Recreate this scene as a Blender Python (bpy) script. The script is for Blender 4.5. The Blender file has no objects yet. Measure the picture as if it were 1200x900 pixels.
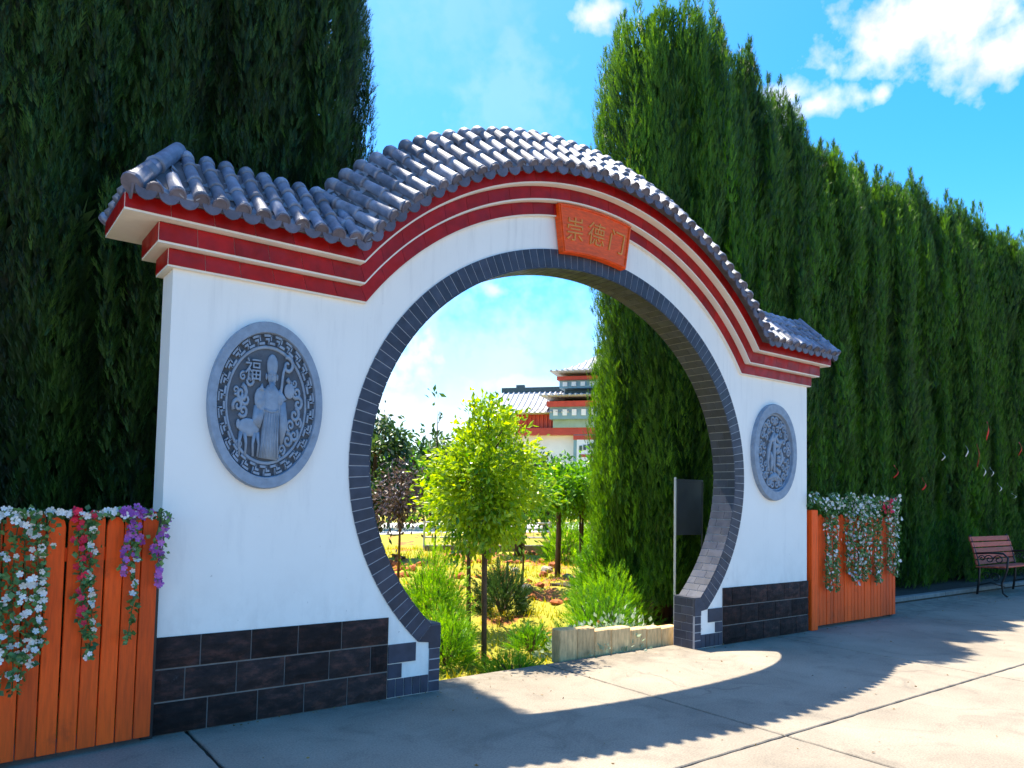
import bpy, bmesh, math, random
import numpy as np
from mathutils import Vector, Matrix
rnd = random.Random(7); rng = np.random.default_rng(7)
scene = bpy.context.scene; col = scene.collection
PI = math.pi

# ------------------------------------------------------------------ camera
CR, CU, CF = Vector((.79778, -.6026, .02056)), Vector((-.04853, -.03019, .99837)), Vector((.601, .79747, .05333))
CO = Vector((-4.2164, -4.5709, 1.36))
cam = bpy.data.cameras.new('camera'); camo = bpy.data.objects.new('camera', cam); col.objects.link(camo)
m3 = Matrix((CR, CU, -CF)).transposed()
camo.matrix_world = Matrix.Translation(CO) @ m3.to_4x4()
cam.sensor_width = 36; cam.lens = 26.4; cam.shift_y = (536.8 - 450) / 1200; cam.clip_end = 3000; cam.clip_start = .05
scene.camera = camo
def ray(px, py): return CF + CR * ((px - 600) / 880) - CU * ((py - 536.84) / 880)      # photo pixel -> view direction
def at(px, py, dist): return CO + ray(px, py) * dist
def gnd(px, py): d = ray(px, py); return CO + d * (-CO.z / d.z)

# ------------------------------------------------------------------ sky, sun, exposure
SUN = Vector((-.03, .37, 1)).normalized()
EXPOSURE, SKY, SUNW = 1.45, .15, 4.8
w = bpy.data.worlds.new('World'); scene.world = w; w.use_nodes = True
nt = w.node_tree; N = nt.nodes; L = nt.links; N.clear()
def mk(t, **k):
    n = N.new(t)
    for a, b in k.items(): setattr(n, a, b)
    return n
out = mk('ShaderNodeOutputWorld'); bg = mk('ShaderNodeBackground'); bg.inputs[1].default_value = SKY
sky = mk('ShaderNodeTexSky', sky_type='NISHITA'); sky.sun_disc = False
sky.sun_elevation = math.asin(SUN.z); sky.sun_rotation = math.atan2(SUN.x, SUN.y)
sky.altitude = 1200; sky.air_density = 1.0; sky.dust_density = 2.2; sky.ozone_density = 1.0
hsv = mk('ShaderNodeHueSaturation'); hsv.inputs['Saturation'].default_value = 1.52; hsv.inputs['Value'].default_value = 1.0; hsv.inputs['Hue'].default_value = .497
L.new(sky.outputs[0], hsv.inputs['Color'])
tc = mk('ShaderNodeTexCoord')
def math_(op, a, b=None, c=None, clamp=False):
    n = mk('ShaderNodeMath', operation=op, use_clamp=clamp)
    for i, x in enumerate((a, b, c)):
        if x is None: continue
        if isinstance(x, (int, float)): n.inputs[i].default_value = x
        else: L.new(x, n.inputs[i])
    return n.outputs[0]
def noise_(scale, detail, vec=None, dist=0):
    n = mk('ShaderNodeTexNoise'); n.inputs['Scale'].default_value = scale; n.inputs['Detail'].default_value = detail
    n.inputs['Distortion'].default_value = dist
    L.new(vec or tc.outputs['Generated'], n.inputs['Vector']); return n.outputs['Fac']
nz = noise_(9, 8, dist=.4); nz2 = noise_(48, 6)
edge = math_('ADD', math_('MULTIPLY', math_('SUBTRACT', nz, .5), 2.6), math_('MULTIPLY', math_('SUBTRACT', nz2, .5), 1.7))
masks = []
# fair weather clouds: direction, half width, half height (radians), amount
for px, py, hw, hh, amt in [(1115, 25, .12, .042, 1), (1195, 50, .10, .036, 1), (700, 18, .05, .035, 1), (960, 122, .07, .017, .9), (925, 112, .04, .018, .8), (1032, 110, .013, .012, .9), (470, 430, .06, .07, .95), (450, 480, .08, .06, .8),
                        (580, 342, .035, .014, .7), (630, 450, .13, .02, .6), (545, 500, .12, .05, .6), (540, 20, .1, .12, .10), (600, 120, .1, .1, .16), (560, 420, .24, .16, .38), (640, 400, .16, .1, .3)]:
    c = ray(px, py).normalized(); rr = c.cross(Vector((0, 0, 1))).normalized(); uu = rr.cross(c)
    def dot_(v, s):
        n = mk('ShaderNodeVectorMath', operation='DOT_PRODUCT'); L.new(tc.outputs['Generated'], n.inputs[0]); n.inputs[1].default_value = v * (1 / s); return n.outputs['Value']
    def off(v, s): return math_('SUBTRACT', dot_(v, s), (v * (1 / s)).dot(c))
    a = off(rr, hw); b = off(uu, hh)
    front = math_('GREATER_THAN', dot_(c, 1), .3)
    d = math_('SQRT', math_('ADD', math_('MULTIPLY', a, a), math_('MULTIPLY', b, b)))
    v = math_('ADD', math_('SUBTRACT', 1.05, d), edge)
    v = math_('MULTIPLY', math_('MULTIPLY', math_('MULTIPLY', v, 1.15, clamp=True), front), amt)
    masks.append(v)
# the same kind of small clouds over the rest of the sky
gz = noise_(2.6, 9, dist=.3)
gen = math_('MULTIPLY', math_('SUBTRACT', gz, .60), 7.0, clamp=True)
masks.append(math_('MULTIPLY', gen, .55))
m = masks[0]
for k in masks[1:]: m = math_('MAXIMUM', m, k)
mix = mk('ShaderNodeMix', data_type='RGBA'); L.new(m, mix.inputs['Factor']); L.new(hsv.outputs[0], mix.inputs['A']); 
cs = mk('ShaderNodeMix', data_type='RGBA'); L.new(noise_(14, 5), cs.inputs['Factor']); cs.inputs['A'].default_value = (1.9, 2.05, 2.3, 1); cs.inputs['B'].default_value = (4.0, 4.0, 4.0, 1); L.new(cs.outputs['Result'], mix.inputs['B'])
L.new(mix.outputs['Result'], bg.inputs[0]); L.new(bg.outputs[0], out.inputs[0])
sun = bpy.data.lights.new('sun', 'SUN'); sun.energy = SUNW; sun.angle = math.radians(.53); sun.color = (1, .905, .73)
suno = bpy.data.objects.new('sun', sun); col.objects.link(suno); suno.rotation_euler = (-SUN).to_track_quat('-Z', 'Y').to_euler(); suno.location = (-2, 6, 15)
scene.view_settings.view_transform = 'Standard'; scene.view_settings.look = 'None'
scene.view_settings.exposure = EXPOSURE; scene.view_settings.gamma = 1; scene.view_settings.use_curve_mapping = False
scene.render.engine = 'CYCLES'
scene.cycles.use_denoising = True; scene.cycles.max_bounces = 7; scene.cycles.transparent_max_bounces = 6
scene.cycles.sample_clamp_indirect = 6

# ------------------------------------------------------------------ materials
def lin(c): return tuple(((x / 255) / 12.92 if x / 255 <= .04045 else ((x / 255 + .055) / 1.055) ** 2.4) for x in c)
class G_:
    def __init__(s, name):
        s.m = bpy.data.materials.new(name); s.m.use_nodes = True; s.t = s.m.node_tree; s.p = s.t.nodes['Principled BSDF']; s.out = s.t.nodes['Material Output']
    def n(s, t, **k):
        n = s.t.nodes.new(t)
        for a, b in k.items(): setattr(n, a, b)
        return n
    def l(s, a, b): s.t.links.new(a, b)
    def noise(s, scale, detail=4, rough=.55, vec=None, dist=0):
        n = s.n('ShaderNodeTexNoise'); n.inputs['Scale'].default_value = scale; n.inputs['Detail'].default_value = detail; n.inputs['Roughness'].default_value = rough; n.inputs['Distortion'].default_value = dist
        s.l(vec if vec is not None else s.pos(), n.inputs['Vector']); return n.outputs['Fac']
    def pos(s):
        if not hasattr(s, '_g'): s._g = s.n('ShaderNodeNewGeometry').outputs['Position']
        return s._g
    def scaled(s, v):
        n = s.n('ShaderNodeMapping'); n.inputs['Scale'].default_value = v; s.l(s.pos(), n.inputs['Vector']); return n.outputs[0]
    def ramp(s, f, stops):
        r = s.n('ShaderNodeValToRGB'); e = r.color_ramp.elements
        while len(e) < len(stops): e.new(.5)
        for q, (p, c) in zip(e, stops): q.position = p; q.color = (*c, 1) if len(c) == 3 else c
        s.l(f, r.inputs[0]); return r.outputs[0]
    def mix(s, f, a, b, mode='MIX'):
        n = s.n('ShaderNodeMix', data_type='RGBA', blend_type=mode)
        for k, x in (('Factor', f), ('A', a), ('B', b)):
            i = n.inputs[k] if k != 'Factor' else n.inputs[0]
            if isinstance(x, (int, float)): i.default_value = x
            elif isinstance(x, tuple): i.default_value = (*x, 1) if len(x) == 3 else x
            else: s.l(x, i)
        return n.outputs['Result']
    def math(s, op, a, b=0, clamp=False):
        n = s.n('ShaderNodeMath', operation=op, use_clamp=clamp)
        for i, x in enumerate((a, b)):
            if isinstance(x, (int, float)): n.inputs[i].default_value = x
            else: s.l(x, n.inputs[i])
        return n.outputs[0]
    def bump(s, h, strength=.3, dist=.01):
        b = s.n('ShaderNodeBump'); b.inputs['Strength'].default_value = strength; b.inputs['Distance'].default_value = dist
        s.l(h, b.inputs['Height']); s.l(b.outputs[0], s.p.inputs['Normal'])
    def col(s, c): s.l(c, s.p.inputs['Base Color'])
    def rand(s): return s.n('ShaderNodeObjectInfo').outputs['Random']
def sc3(c, k): return tuple(min(1, x * k) for x in c)
def plain(name, c, rough=.6, var=.2, scale=6, objrand=.0, bump=0, bscale=60, spec=.4, dirt=None, dirtc=(.05, .045, .04), metal=0, stretch=None):
    g = G_(name); vec = g.scaled(stretch) if stretch else None
    f = g.noise(scale, 5, vec=vec)
    cc = g.ramp(f, [(.3, sc3(c, 1 - var)), (.7, sc3(c, 1 + var))])
    if objrand:
        k = g.math('ADD', g.math('MULTIPLY', g.rand(), 2 * objrand), 1 - objrand)
        h = g.n('ShaderNodeHueSaturation'); g.l(cc, h.inputs['Color']); g.l(k, h.inputs['Value']); cc = h.outputs[0]
    if dirt:
        d = g.ramp(g.noise(scale * .45, 8, .7), [(dirt, (0, 0, 0)), (dirt + .16, (1, 1, 1))]); cc = g.mix(g.math('MULTIPLY', d, .7), cc, dirtc)
    g.col(cc); g.p.inputs['Roughness'].default_value = rough; g.p.inputs['Specular IOR Level'].default_value = spec; g.p.inputs['Metallic'].default_value = metal
    if bump: g.bump(g.noise(bscale, 6, .65), bump)
    return g.m
def leafmat(name, c1, c2, trans=.35, rough=.45, spec=.4, var=.35, dead=None):
    g = G_(name); a = g.n('ShaderNodeAttribute', attribute_name='tint')
    f = g.math('ADD', a.outputs['Fac'], g.math('MULTIPLY', g.math('SUBTRACT', g.noise(1.7, 3), .5), var), True)
    cc = g.mix(f, c1, c2)
    if dead: cc = g.mix(g.ramp(g.noise(3.2, 5, .7, g.scaled((1, 1, .45))), [(.64, (0, 0, 0)), (.72, (.85, .85, .85))]), cc, dead)
    g.col(cc); g.p.inputs['Roughness'].default_value = rough; g.p.inputs['Specular IOR Level'].default_value = spec
    t = g.n('ShaderNodeBsdfTranslucent'); h = g.n('ShaderNodeHueSaturation'); g.l(cc, h.inputs['Color']); h.inputs['Value'].default_value = 1.6; h.inputs['Hue'].default_value = .485; h.inputs['Saturation'].default_value = 1.1
    g.l(h.outputs[0], t.inputs[0]); s = g.n('ShaderNodeMixShader'); s.inputs[0].default_value = trans
    g.l(g.p.outputs[0], s.inputs[1]); g.l(t.outputs[0], s.inputs[2]); g.l(s.outputs[0], g.out.inputs[0]); return g.m
M = {}
def white_wall():
    g = G_('white_plaster'); base = (.88, .85, .80)
    n1 = g.noise(1.3, 6, .6); c = g.ramp(n1, [(.3, (.82, .79, .745)), (.75, base)])
    st = g.noise(3.0, 6, .7, g.scaled((2.2, 2.2, .35))); c = g.mix(g.ramp(st, [(.54, (0, 0, 0)), (.8, (.34, .34, .34))]), c, (.55, .53, .52))
    z = g.n('ShaderNodeSeparateXYZ'); g.l(g.pos(), z.inputs[0])
    sp = g.ramp(g.noise(26, 2, .5), [(.735, (0, 0, 0)), (.75, (1, 1, 1))])
    low = g.math('MULTIPLY', g.math('SUBTRACT', 1.15, z.outputs['Z']), 1.6, True)
    
    spl = g.math('MULTIPLY', g.math('MULTIPLY', g.math('SUBTRACT', .95, z.outputs['Z']), 2.2, True), g.ramp(g.noise(7, 7, .7, g.scaled((1, 1, .6))), [(.45, (0, 0, 0)), (.75, (1, 1, 1))]), True)
    c = g.mix(g.math('MULTIPLY', spl, .38), c, (.50, .46, .42))
    ev = g.math('MULTIPLY', g.math('MULTIPLY', g.math('SUBTRACT', z.outputs['Z'], 1.9), 1.3, True), g.ramp(g.noise(4.5, 6, .65, g.scaled((3.2, 3.2, .22))), [(.53, (0, 0, 0)), (.72, (1, 1, 1))]), True)
    c = g.mix(g.math('MULTIPLY', ev, .28), c, (.52, .50, .48))
    c = g.mix(g.math('MULTIPLY', sp, g.math('ADD', g.math('MULTIPLY', low, .6), .1)), c, (.3, .28, .27)); g.col(c); g.p.inputs['Roughness'].default_value = .75
    g.bump(g.noise(45, 6, .6), .12, .006); return g.m
M['white'] = white_wall()
M['cream'] = plain('cream_render', (.80, .76, .68), .7, .06, 5, bump=.08)
def glazed(name, c):
    g = G_(name); k = g.ramp(g.noise(14, 4), [(.3, sc3(c, .78)), (.7, sc3(c, 1.2))]); h = g.n('ShaderNodeHueSaturation'); g.l(k, h.inputs['Color'])
    g.l(g.math('ADD', g.math('MULTIPLY', g.rand(), .4), .8), h.inputs['Value']); g.col(h.outputs[0])
    g.l(g.ramp(g.noise(9, 4), [(.3, (.32,) * 3), (.7, (.6,) * 3)]), g.p.inputs['Roughness']); g.p.inputs['Specular IOR Level'].default_value = .28; g.bump(g.noise(25, 3), .05, .004); return g.m
M['red_tile'] = glazed('red_glazed_tile', (.30, .004, .004))
M['dark_tile'] = glazed('slate_trim_tile', (.042, .048, .072))
M['grout'] = plain('pale_grout', (.38, .38, .41), .8, .15, 20)
M['mortar'] = plain('plinth_mortar', (.20, .18, .17), .9, .2, 20)
def brickmat():
    g = G_('dark_split_brick'); f = g.noise(9, 6, .7, g.scaled((1, 1, 2.2))); c = g.ramp(f, [(.28, (.012, .009, .010)), (.5, (.030, .020, .019)), (.72, (.10, .044, .036))])
    h = g.n('ShaderNodeHueSaturation'); g.l(c, h.inputs['Color']); g.l(g.math('ADD', g.math('MULTIPLY', g.rand(), .8), .6), h.inputs['Value'])
    ef = g.ramp(g.noise(5, 7, .7), [(.66, (0, 0, 0)), (.78, (.5, .5, .5))])
    g.col(g.mix(ef, h.outputs[0], (.30, .28, .28))); g.p.inputs['Roughness'].default_value = .8; g.p.inputs['Specular IOR Level'].default_value = .18; g.bump(g.noise(38, 6, .7), .6, .012); return g.m
M['brick'] = brickmat()
M['roof_tile'] = plain('grey_clay_roof_tile', (.185, .20, .255), .5, .34, 16, objrand=.36, bump=.15, bscale=70, spec=.5, dirt=.6, dirtc=(.10, .095, .10))
M['drip_tile'] = plain('purple_grey_drip_tile', (.105, .10, .135), .55, .25, 20, objrand=.25, bump=.15)
M['roof_bed'] = plain('dark_roof_bed', (.09, .085, .095), .8, .25, 12)
M['stone'] = plain('carved_blue_grey_stone', (.225, .28, .36), .6, .16, 18, bump=.25, bscale=90, dirt=.60, dirtc=(.10, .115, .14))
M['stone_deep'] = plain('carved_stone_ground', (.075, .09, .115), .7, .2, 18, bump=.25, bscale=90)
M['plaque'] = plain('orange_lacquer_board', (.78, .085, .002), .5, .2, 7, bump=.05, stretch=(3, 1, 12))
M['gold'] = plain('gold_lettering', (.66, .22, .02), .35, .15, 20)
M['fence_wood'] = plain('orange_stained_wood', (.82, .082, .001), .65, .18, 7, objrand=.24, dirt=.60, dirtc=(.26, .035, .006), bump=.15, bscale=40, stretch=(9, 9, .8))
M['black_metal'] = plain('black_painted_iron', (.015, .015, .017), .45, .2, 20)
M['bench_wood'] = plain('red_brown_bench_slat', (.42, .075, .04), .65, .25, 8, objrand=.25, stretch=(1, 8, 8))
M['bark'] = plain('brown_bark', (.11, .065, .04), .9, .35, 14, bump=.7, bscale=30, stretch=(3, 3, .7))
M['bark_red'] = plain('reddish_cypress_bark', (.14, .06, .035), .9, .35, 14, bump=.7, bscale=30, stretch=(3, 3, .5))
M['ribbon'] = plain('red_ribbon_cloth', (.62, .02, .015), .6, .15, 10)
M['white_ribbon'] = plain('white_ribbon_cloth', (.8, .8, .78), .6, .1, 10)
M['tan_stone'] = plain('tan_planter_stone', (.60, .40, .19), .85, .3, 10, objrand=.2, bump=.4, bscale=40, stretch=(4, 4, .9))
M['grey_stone'] = plain('grey_kerb_stone', (.19, .18, .165), .85, .2, 10, objrand=.12, bump=.3)
M['soil'] = plain('dark_bed_soil', (.045, .032, .022), .95, .4, 8, bump=.6, bscale=30)
M['clod'] = plain('red_brown_soil_clod', (.36, .10, .03), .9, .45, 7, bump=.5, bscale=30)
M['rock'] = plain('garden_rock', (.36, .30, .25), .85, .3, 9, bump=.5)
M['steel'] = plain('grey_painted_steel', (.55, .56, .58), .4, .1, 10, metal=.2)
M['board'] = plain('dark_notice_panel', (.028, .036, .042), .3, .2, 6, spec=.4)
M['bld_white'] = plain('white_building_wall', (.78, .78, .78), .7, .05, 1)
M['bld_roof'] = plain('grey_tiled_roof', (.42, .43, .46), .7, .18, 2.5, stretch=(3, 3, 3))
M['bld_red'] = plain('red_painted_beam', (.48, .055, .03), .5, .12, 2)
M['bld_blue'] = plain('blue_green_painted_bracket', (.20, .33, .38), .6, .12, 2)
M['bld_green'] = plain('grey_green_panel', (.30, .40, .34), .6, .1, 2)
M['bld_dark'] = plain('dark_recess', (.05, .08, .09), .6, .1, 2)
M['road'] = plain('pale_concrete_road', (.55, .54, .52), .9, .1, 1)
def pavemat():
    g = G_('pale_concrete'); n1 = g.noise(.9, 8, .62); c = g.ramp(n1, [(.28, (.205, .175, .140)), (.52, (.285, .245, .195)), (.75, (.36, .31, .245))])
    st = g.ramp(g.noise(2.3, 7, .68, dist=1.2), [(.52, (0, 0, 0)), (.72, (.5, .5, .5))]); c = g.mix(st, c, (.125, .108, .09))
    fine = g.ramp(g.noise(90, 4, .7), [(.3, (.68,) * 3), (.7, (1.22,) * 3)]); c = g.mix(1.0, c, fine, 'MULTIPLY')
    spk = g.ramp(g.noise(24, 2), [(.74, (0, 0, 0)), (.77, (1, 1, 1))]); c = g.mix(g.math('MULTIPLY', spk, .5), c, (.16, .13, .10))
    wv = g.n('ShaderNodeTexVoronoi', feature='DISTANCE_TO_EDGE'); wv.inputs['Scale'].default_value = .42
    nv = g.n('ShaderNodeTexNoise'); nv.inputs['Scale'].default_value = 3; nv.inputs['Detail'].default_value = 6; g.l(g.pos(), nv.inputs['Vector'])
    va = g.n('ShaderNodeVectorMath', operation='MULTIPLY_ADD'); g.l(nv.outputs['Color'], va.inputs[0]); va.inputs[1].default_value = (.5, .5, 0); g.l(g.pos(), va.inputs[2]); g.l(va.outputs[0], wv.inputs['Vector'])
    sy_ = g.n('ShaderNodeSeparateXYZ'); g.l(g.pos(), sy_.inputs[0])
    ft_ = g.math('MULTIPLY', g.math('ADD', g.math('MULTIPLY', sy_.outputs['Y'], 5.0), 1.0, True), g.ramp(g.noise(6, 7, .7), [(.42, (0, 0, 0)), (.62, (1, 1, 1))]), True); c = g.mix(g.math('MULTIPLY', ft_, .5), c, (.10, .085, .065))
    cr = g.ramp(wv.outputs['Distance'], [(.0025, (1, 1, 1)), (.006, (0, 0, 0))]); cm = g.ramp(g.noise(.6, 2), [(.55, (0, 0, 0)), (.62, (.6, .6, .6))])
    c = g.mix(g.math('MULTIPLY', cr, cm), c, (.15, .12, .095))
    g.col(c); g.p.inputs['Roughness'].default_value = .85; g.p.inputs['Specular IOR Level'].default_value = .25; g.bump(g.noise(120, 5, .7), .18, .004); return g.m
M['pave'] = pavemat()
M['joint'] = plain('dirt_joint', (.035, .028, .018), .95, .5, 12)
def garden():
    g = G_('garden_earth_and_turf'); c1 = g.ramp(g.noise(14, 5, .7), [(.3, (.24, .22, .02)), (.7, (.44, .42, .03))])
    c2 = g.ramp(g.noise(18, 6, .7), [(.3, (.24, .06, .018)), (.7, (.48, .17, .05))])
    f = g.ramp(g.noise(1.15, 5, .65), [(.53, (0, 0, 0)), (.60, (1, 1, 1))]); g.col(g.mix(f, c1, c2)); g.p.inputs['Roughness'].default_value = .95
    g.bump(g.noise(25, 7, .7), .8, .04); return g.m
M['garden'] = garden()
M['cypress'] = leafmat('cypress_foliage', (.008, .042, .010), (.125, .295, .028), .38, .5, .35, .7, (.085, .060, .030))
M['cypress_shaded'] = leafmat('cypress_foliage_shaded', (.005, .022, .007), (.060, .145, .020), .30, .5, .3, .7, (.05, .035, .02))  # cypress foliage for the near group, its shade put into a darker leaf colour
M['cypress_sunlit'] = leafmat('cypress_foliage_sunlit', (.010, .055, .010), (.15, .33, .02), .42, .5, .35, .7, (.10, .07, .03))  # cypress foliage with sunlight put into a brighter leaf colour, for the tree in the opening
M['leaf_yellow'] = leafmat('glossy_yellow_green_leaf', (.06, .20, .010), (.46, .60, .02), .44, .3, .55, .7)
M['leaf_green'] = leafmat('fresh_green_leaf', (.04, .15, .015), (.18, .42, .02), .42, .35, .5)
M['leaf_lime'] = leafmat('lime_needle_leaf', (.07, .22, .015), (.30, .56, .03), .42, .4, .4)
M['leaf_dark'] = leafmat('dark_green_leaf', (.018, .05, .015), (.06, .13, .03), .30, .4, .4)
M['leaf_purple'] = leafmat('purple_brown_leaf', (.035, .022, .028), (.13, .09, .09), .2, .35, .5)
M['leaf_silver'] = leafmat('silvery_leaf', (.16, .26, .14), (.55, .62, .48), .3, .6, .3)
M['grass'] = leafmat('dry_yellow_grass', (.22, .28, .015), (.62, .52, .03), .4, .6, .2, .8)
M['garland_leaf'] = leafmat('plastic_ivy_leaf', (.03, .10, .025), (.17, .33, .10), .25, .4, .45)
M['fl_white'] = leafmat('white_blossom', (.62, .62, .58), (.85, .82, .80), .2, .5, .3)
M['fl_red'] = leafmat('red_blossom', (.55, .012, .03), (.80, .04, .10), .2, .5, .3)
M['fl_purple'] = leafmat('purple_blossom', (.24, .05, .30), (.52, .17, .52), .2, .5, .3)
M['fl_mauve'] = leafmat('mauve_white_blossom', (.40, .37, .42), (.66, .63, .64), .2, .5, .3)

# ------------------------------------------------------------------ builders
def link(o, parent=None):
    col.objects.link(o)
    if parent is not None: o.parent = parent
    return o
def tag(o, label=None, cat=None, group=None, kind=None):
    for k, v in (('label', label), ('category', cat), ('group', group), ('kind', kind)):
        if v: o[k] = v
    return o
def thing(name, label, cat, loc=(0, 0, 0), rz=0, group=None):
    o = bpy.data.objects.new(name, None); o.empty_display_size = .1; link(o); o.location = loc; o.rotation_euler = (0, 0, rz); return tag(o, label, cat, group)
class MB:
    def __init__(s): s.v = []; s.f = []
    def add(s, v, f):
        b = len(s.v); s.v += [tuple(p) for p in v]; s.f += [tuple(i + b for i in q) for q in f]; return s
    def box(s, x0, x1, y0, y1, z0, z1):
        return s.add([(x, y, z) for z in (z0, z1) for y in (y0, y1) for x in (x0, x1)], [(0, 2, 3, 1), (4, 5, 7, 6), (0, 1, 5, 4), (2, 6, 7, 3), (0, 4, 6, 2), (1, 3, 7, 5)])
    def prism(s, poly, y0, y1):                     # poly: (x,z) counter-clockwise seen from -y
        n = len(poly); v = [(x, y0, z) for x, z in poly] + [(x, y1, z) for x, z in poly]
        return s.add(v, [tuple(range(n)), tuple(range(2 * n - 1, n - 1, -1))] + [(i, i + n, (i + 1) % n + n, (i + 1) % n) for i in range(n)])
    def tube(s, path, rad, n=8, cap=True):
        path = [Vector(p) for p in path]; k = len(path)
        if isinstance(rad, (int, float)): rad = [rad] * k
        v = []; f = []; prev = None
        for i, p in enumerate(path):
            t = (path[min(i + 1, k - 1)] - path[max(i - 1, 0)])
            t = t.normalized() if t.length > 1e-9 else Vector((0, 0, 1))
            a = prev if prev is not None else (Vector((1, 0, 0)) if abs(t.x) < .8 else Vector((0, 1, 0)))
            a = (a - t * a.dot(t)).normalized(); b = t.cross(a); prev = a
            v += [p + (a * math.cos(2 * PI * j / n) + b * math.sin(2 * PI * j / n)) * rad[i] for j in range(n)]
        for i in range(k - 1):
            f += [(i * n + j, i * n + (j + 1) % n, (i + 1) * n + (j + 1) % n, (i + 1) * n + j) for j in range(n)]
        if cap: f += [tuple(range(n - 1, -1, -1)), tuple(range((k - 1) * n, k * n))]
        return s.add(v, f)
    def ell(s, c, r, nu=12, nv=8, rot=0):
        v = []; f = []; ca, sa = math.cos(rot), math.sin(rot)
        for j in range(nv + 1):
            t = PI * j / nv
            for i in range(nu):
                a = 2 * PI * i / nu; x, y, z = r[0] * math.sin(t) * math.cos(a), r[1] * math.sin(t) * math.sin(a), r[2] * math.cos(t)
                v.append((c[0] + x * ca + z * sa, c[1] + y, c[2] - x * sa + z * ca))
        for j in range(nv):
            f += [(j * nu + i, (j + 1) * nu + i, (j + 1) * nu + (i + 1) % nu, j * nu + (i + 1) % nu) for i in range(nu)]
        return s.add(v, f)
    def mesh(s, name, mat, smooth=False, bevel=0, jitter=0, scale=None):
        me = bpy.data.meshes.new(name)
        v = [(p[0] * scale[0], p[1] * scale[1], p[2] * scale[2]) for p in s.v] if scale else s.v
        me.from_pydata(v, [], s.f); me.materials.append(M[mat])
        bm = bmesh.new(); bm.from_mesh(me); bmesh.ops.remove_doubles(bm, verts=bm.verts, dist=1e-6); bmesh.ops.recalc_face_normals(bm, faces=bm.faces)
        if bevel: bmesh.ops.bevel(bm, geom=list(bm.edges), offset=bevel, segments=1, affect='EDGES', profile=.5)
        if jitter:
            for q in bm.verts: q.co += Vector((rnd.uniform(-1, 1), rnd.uniform(-1, 1), rnd.uniform(-1, 1))) * jitter
        bm.to_mesh(me); bm.free()
        if smooth: me.polygons.foreach_set('use_smooth', [True] * len(me.polygons))
        return me
    def build(s, name, mat, parent=None, smooth=False, bevel=0, jitter=0, scale=None):
        return link(bpy.data.objects.new(name, s.mesh(name, mat, smooth, bevel, jitter, scale)), parent)
def inst(name, me, parent, mw=None):
    o = bpy.data.objects.new(name, me); link(o, parent)
    if mw is not None: o.matrix_local = mw
    return o
def copy_tree(o, parent=None):
    c = o.copy(); col.objects.link(c); c.parent = parent
    for ch in list(o.children): copy_tree(ch, c)
    return c
def tri_mesh(name, tris, tint, mat):
    n = len(tris); me = bpy.data.meshes.new(name); me.vertices.add(n * 3); me.loops.add(n * 3); me.polygons.add(n)
    me.vertices.foreach_set('co', np.ascontiguousarray(tris, np.float32).ravel()); me.loops.foreach_set('vertex_index', np.arange(n * 3, dtype=np.int32))
    me.polygons.foreach_set('loop_start', np.arange(0, n * 3, 3, dtype=np.int32)); me.polygons.foreach_set('loop_total', np.full(n, 3, np.int32))
    me.update(); a = me.attributes.new('tint', 'FLOAT', 'POINT'); a.data.foreach_set('value', np.repeat(np.clip(tint, 0, 1), 3).astype(np.float32)); me.materials.append(M[mat]); return me
def unit(v): return v / np.maximum(np.linalg.norm(v, axis=-1, keepdims=True), 1e-9)
def place(U, pos, d, size, tint, side=None):        # U (T,3,3) in (side, normal, along) axes
    n = len(pos); d = unit(d)
    if side is None: side = rng.normal(size=(n, 3))
    side = unit(side - d * (side * d).sum(1, keepdims=True)); nn = np.cross(d, side)
    T = (U[None, :, :, 0, None] * side[:, None, None] + U[None, :, :, 1, None] * nn[:, None, None] + U[None, :, :, 2, None] * d[:, None, None]) * np.asarray(size)[:, None, None, None] + pos[:, None, None]
    return T.reshape(-1, 3, 3), np.repeat(tint, len(U))
def leafU(w=.25, fold=.06): return np.array([[(0, 0, 0), (-w, fold, .45), (0, 0, 1)], [(0, 0, 0), (0, 0, 1), (w, fold, .45)]], float)
def sprayU(pairs=5, a=.55, w=.05, l0=.5):
    t = [[(-w * .6, 0, 0), (w * .6, 0, 0), (0, .03, 1)]]
    for i in range(pairs):
        z = .06 + .75 * i / pairs; l = l0 * (1 - .6 * i / pairs)
        for s in (-1, 1):
            dx, dz = s * math.sin(a), math.cos(a); ax, az = -dz * s, dx * s
            t.append([(ax * w * .6, 0, z + az * w * .6), (-ax * w, s * .02, z - az * w), (dx * l, .07 * s * (1 if i % 2 else -1), z + dz * l)])
    return np.array(t, float)
def blossomU(n=5, lift=.28):
    t = []
    for i in range(n):
        a = 2 * PI * i / n; P = [(0, 0, 0)] + [(r * math.cos(a + q), r * math.sin(a + q), lift * r * r) for r, q in ((.72, -.58), (1.0, -.26), (1.0, .26), (.72, .58))]
        t += [[P[0], P[1], P[2]], [P[0], P[2], P[3]], [P[0], P[3], P[4]]]
    return np.array(t, float)

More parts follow.
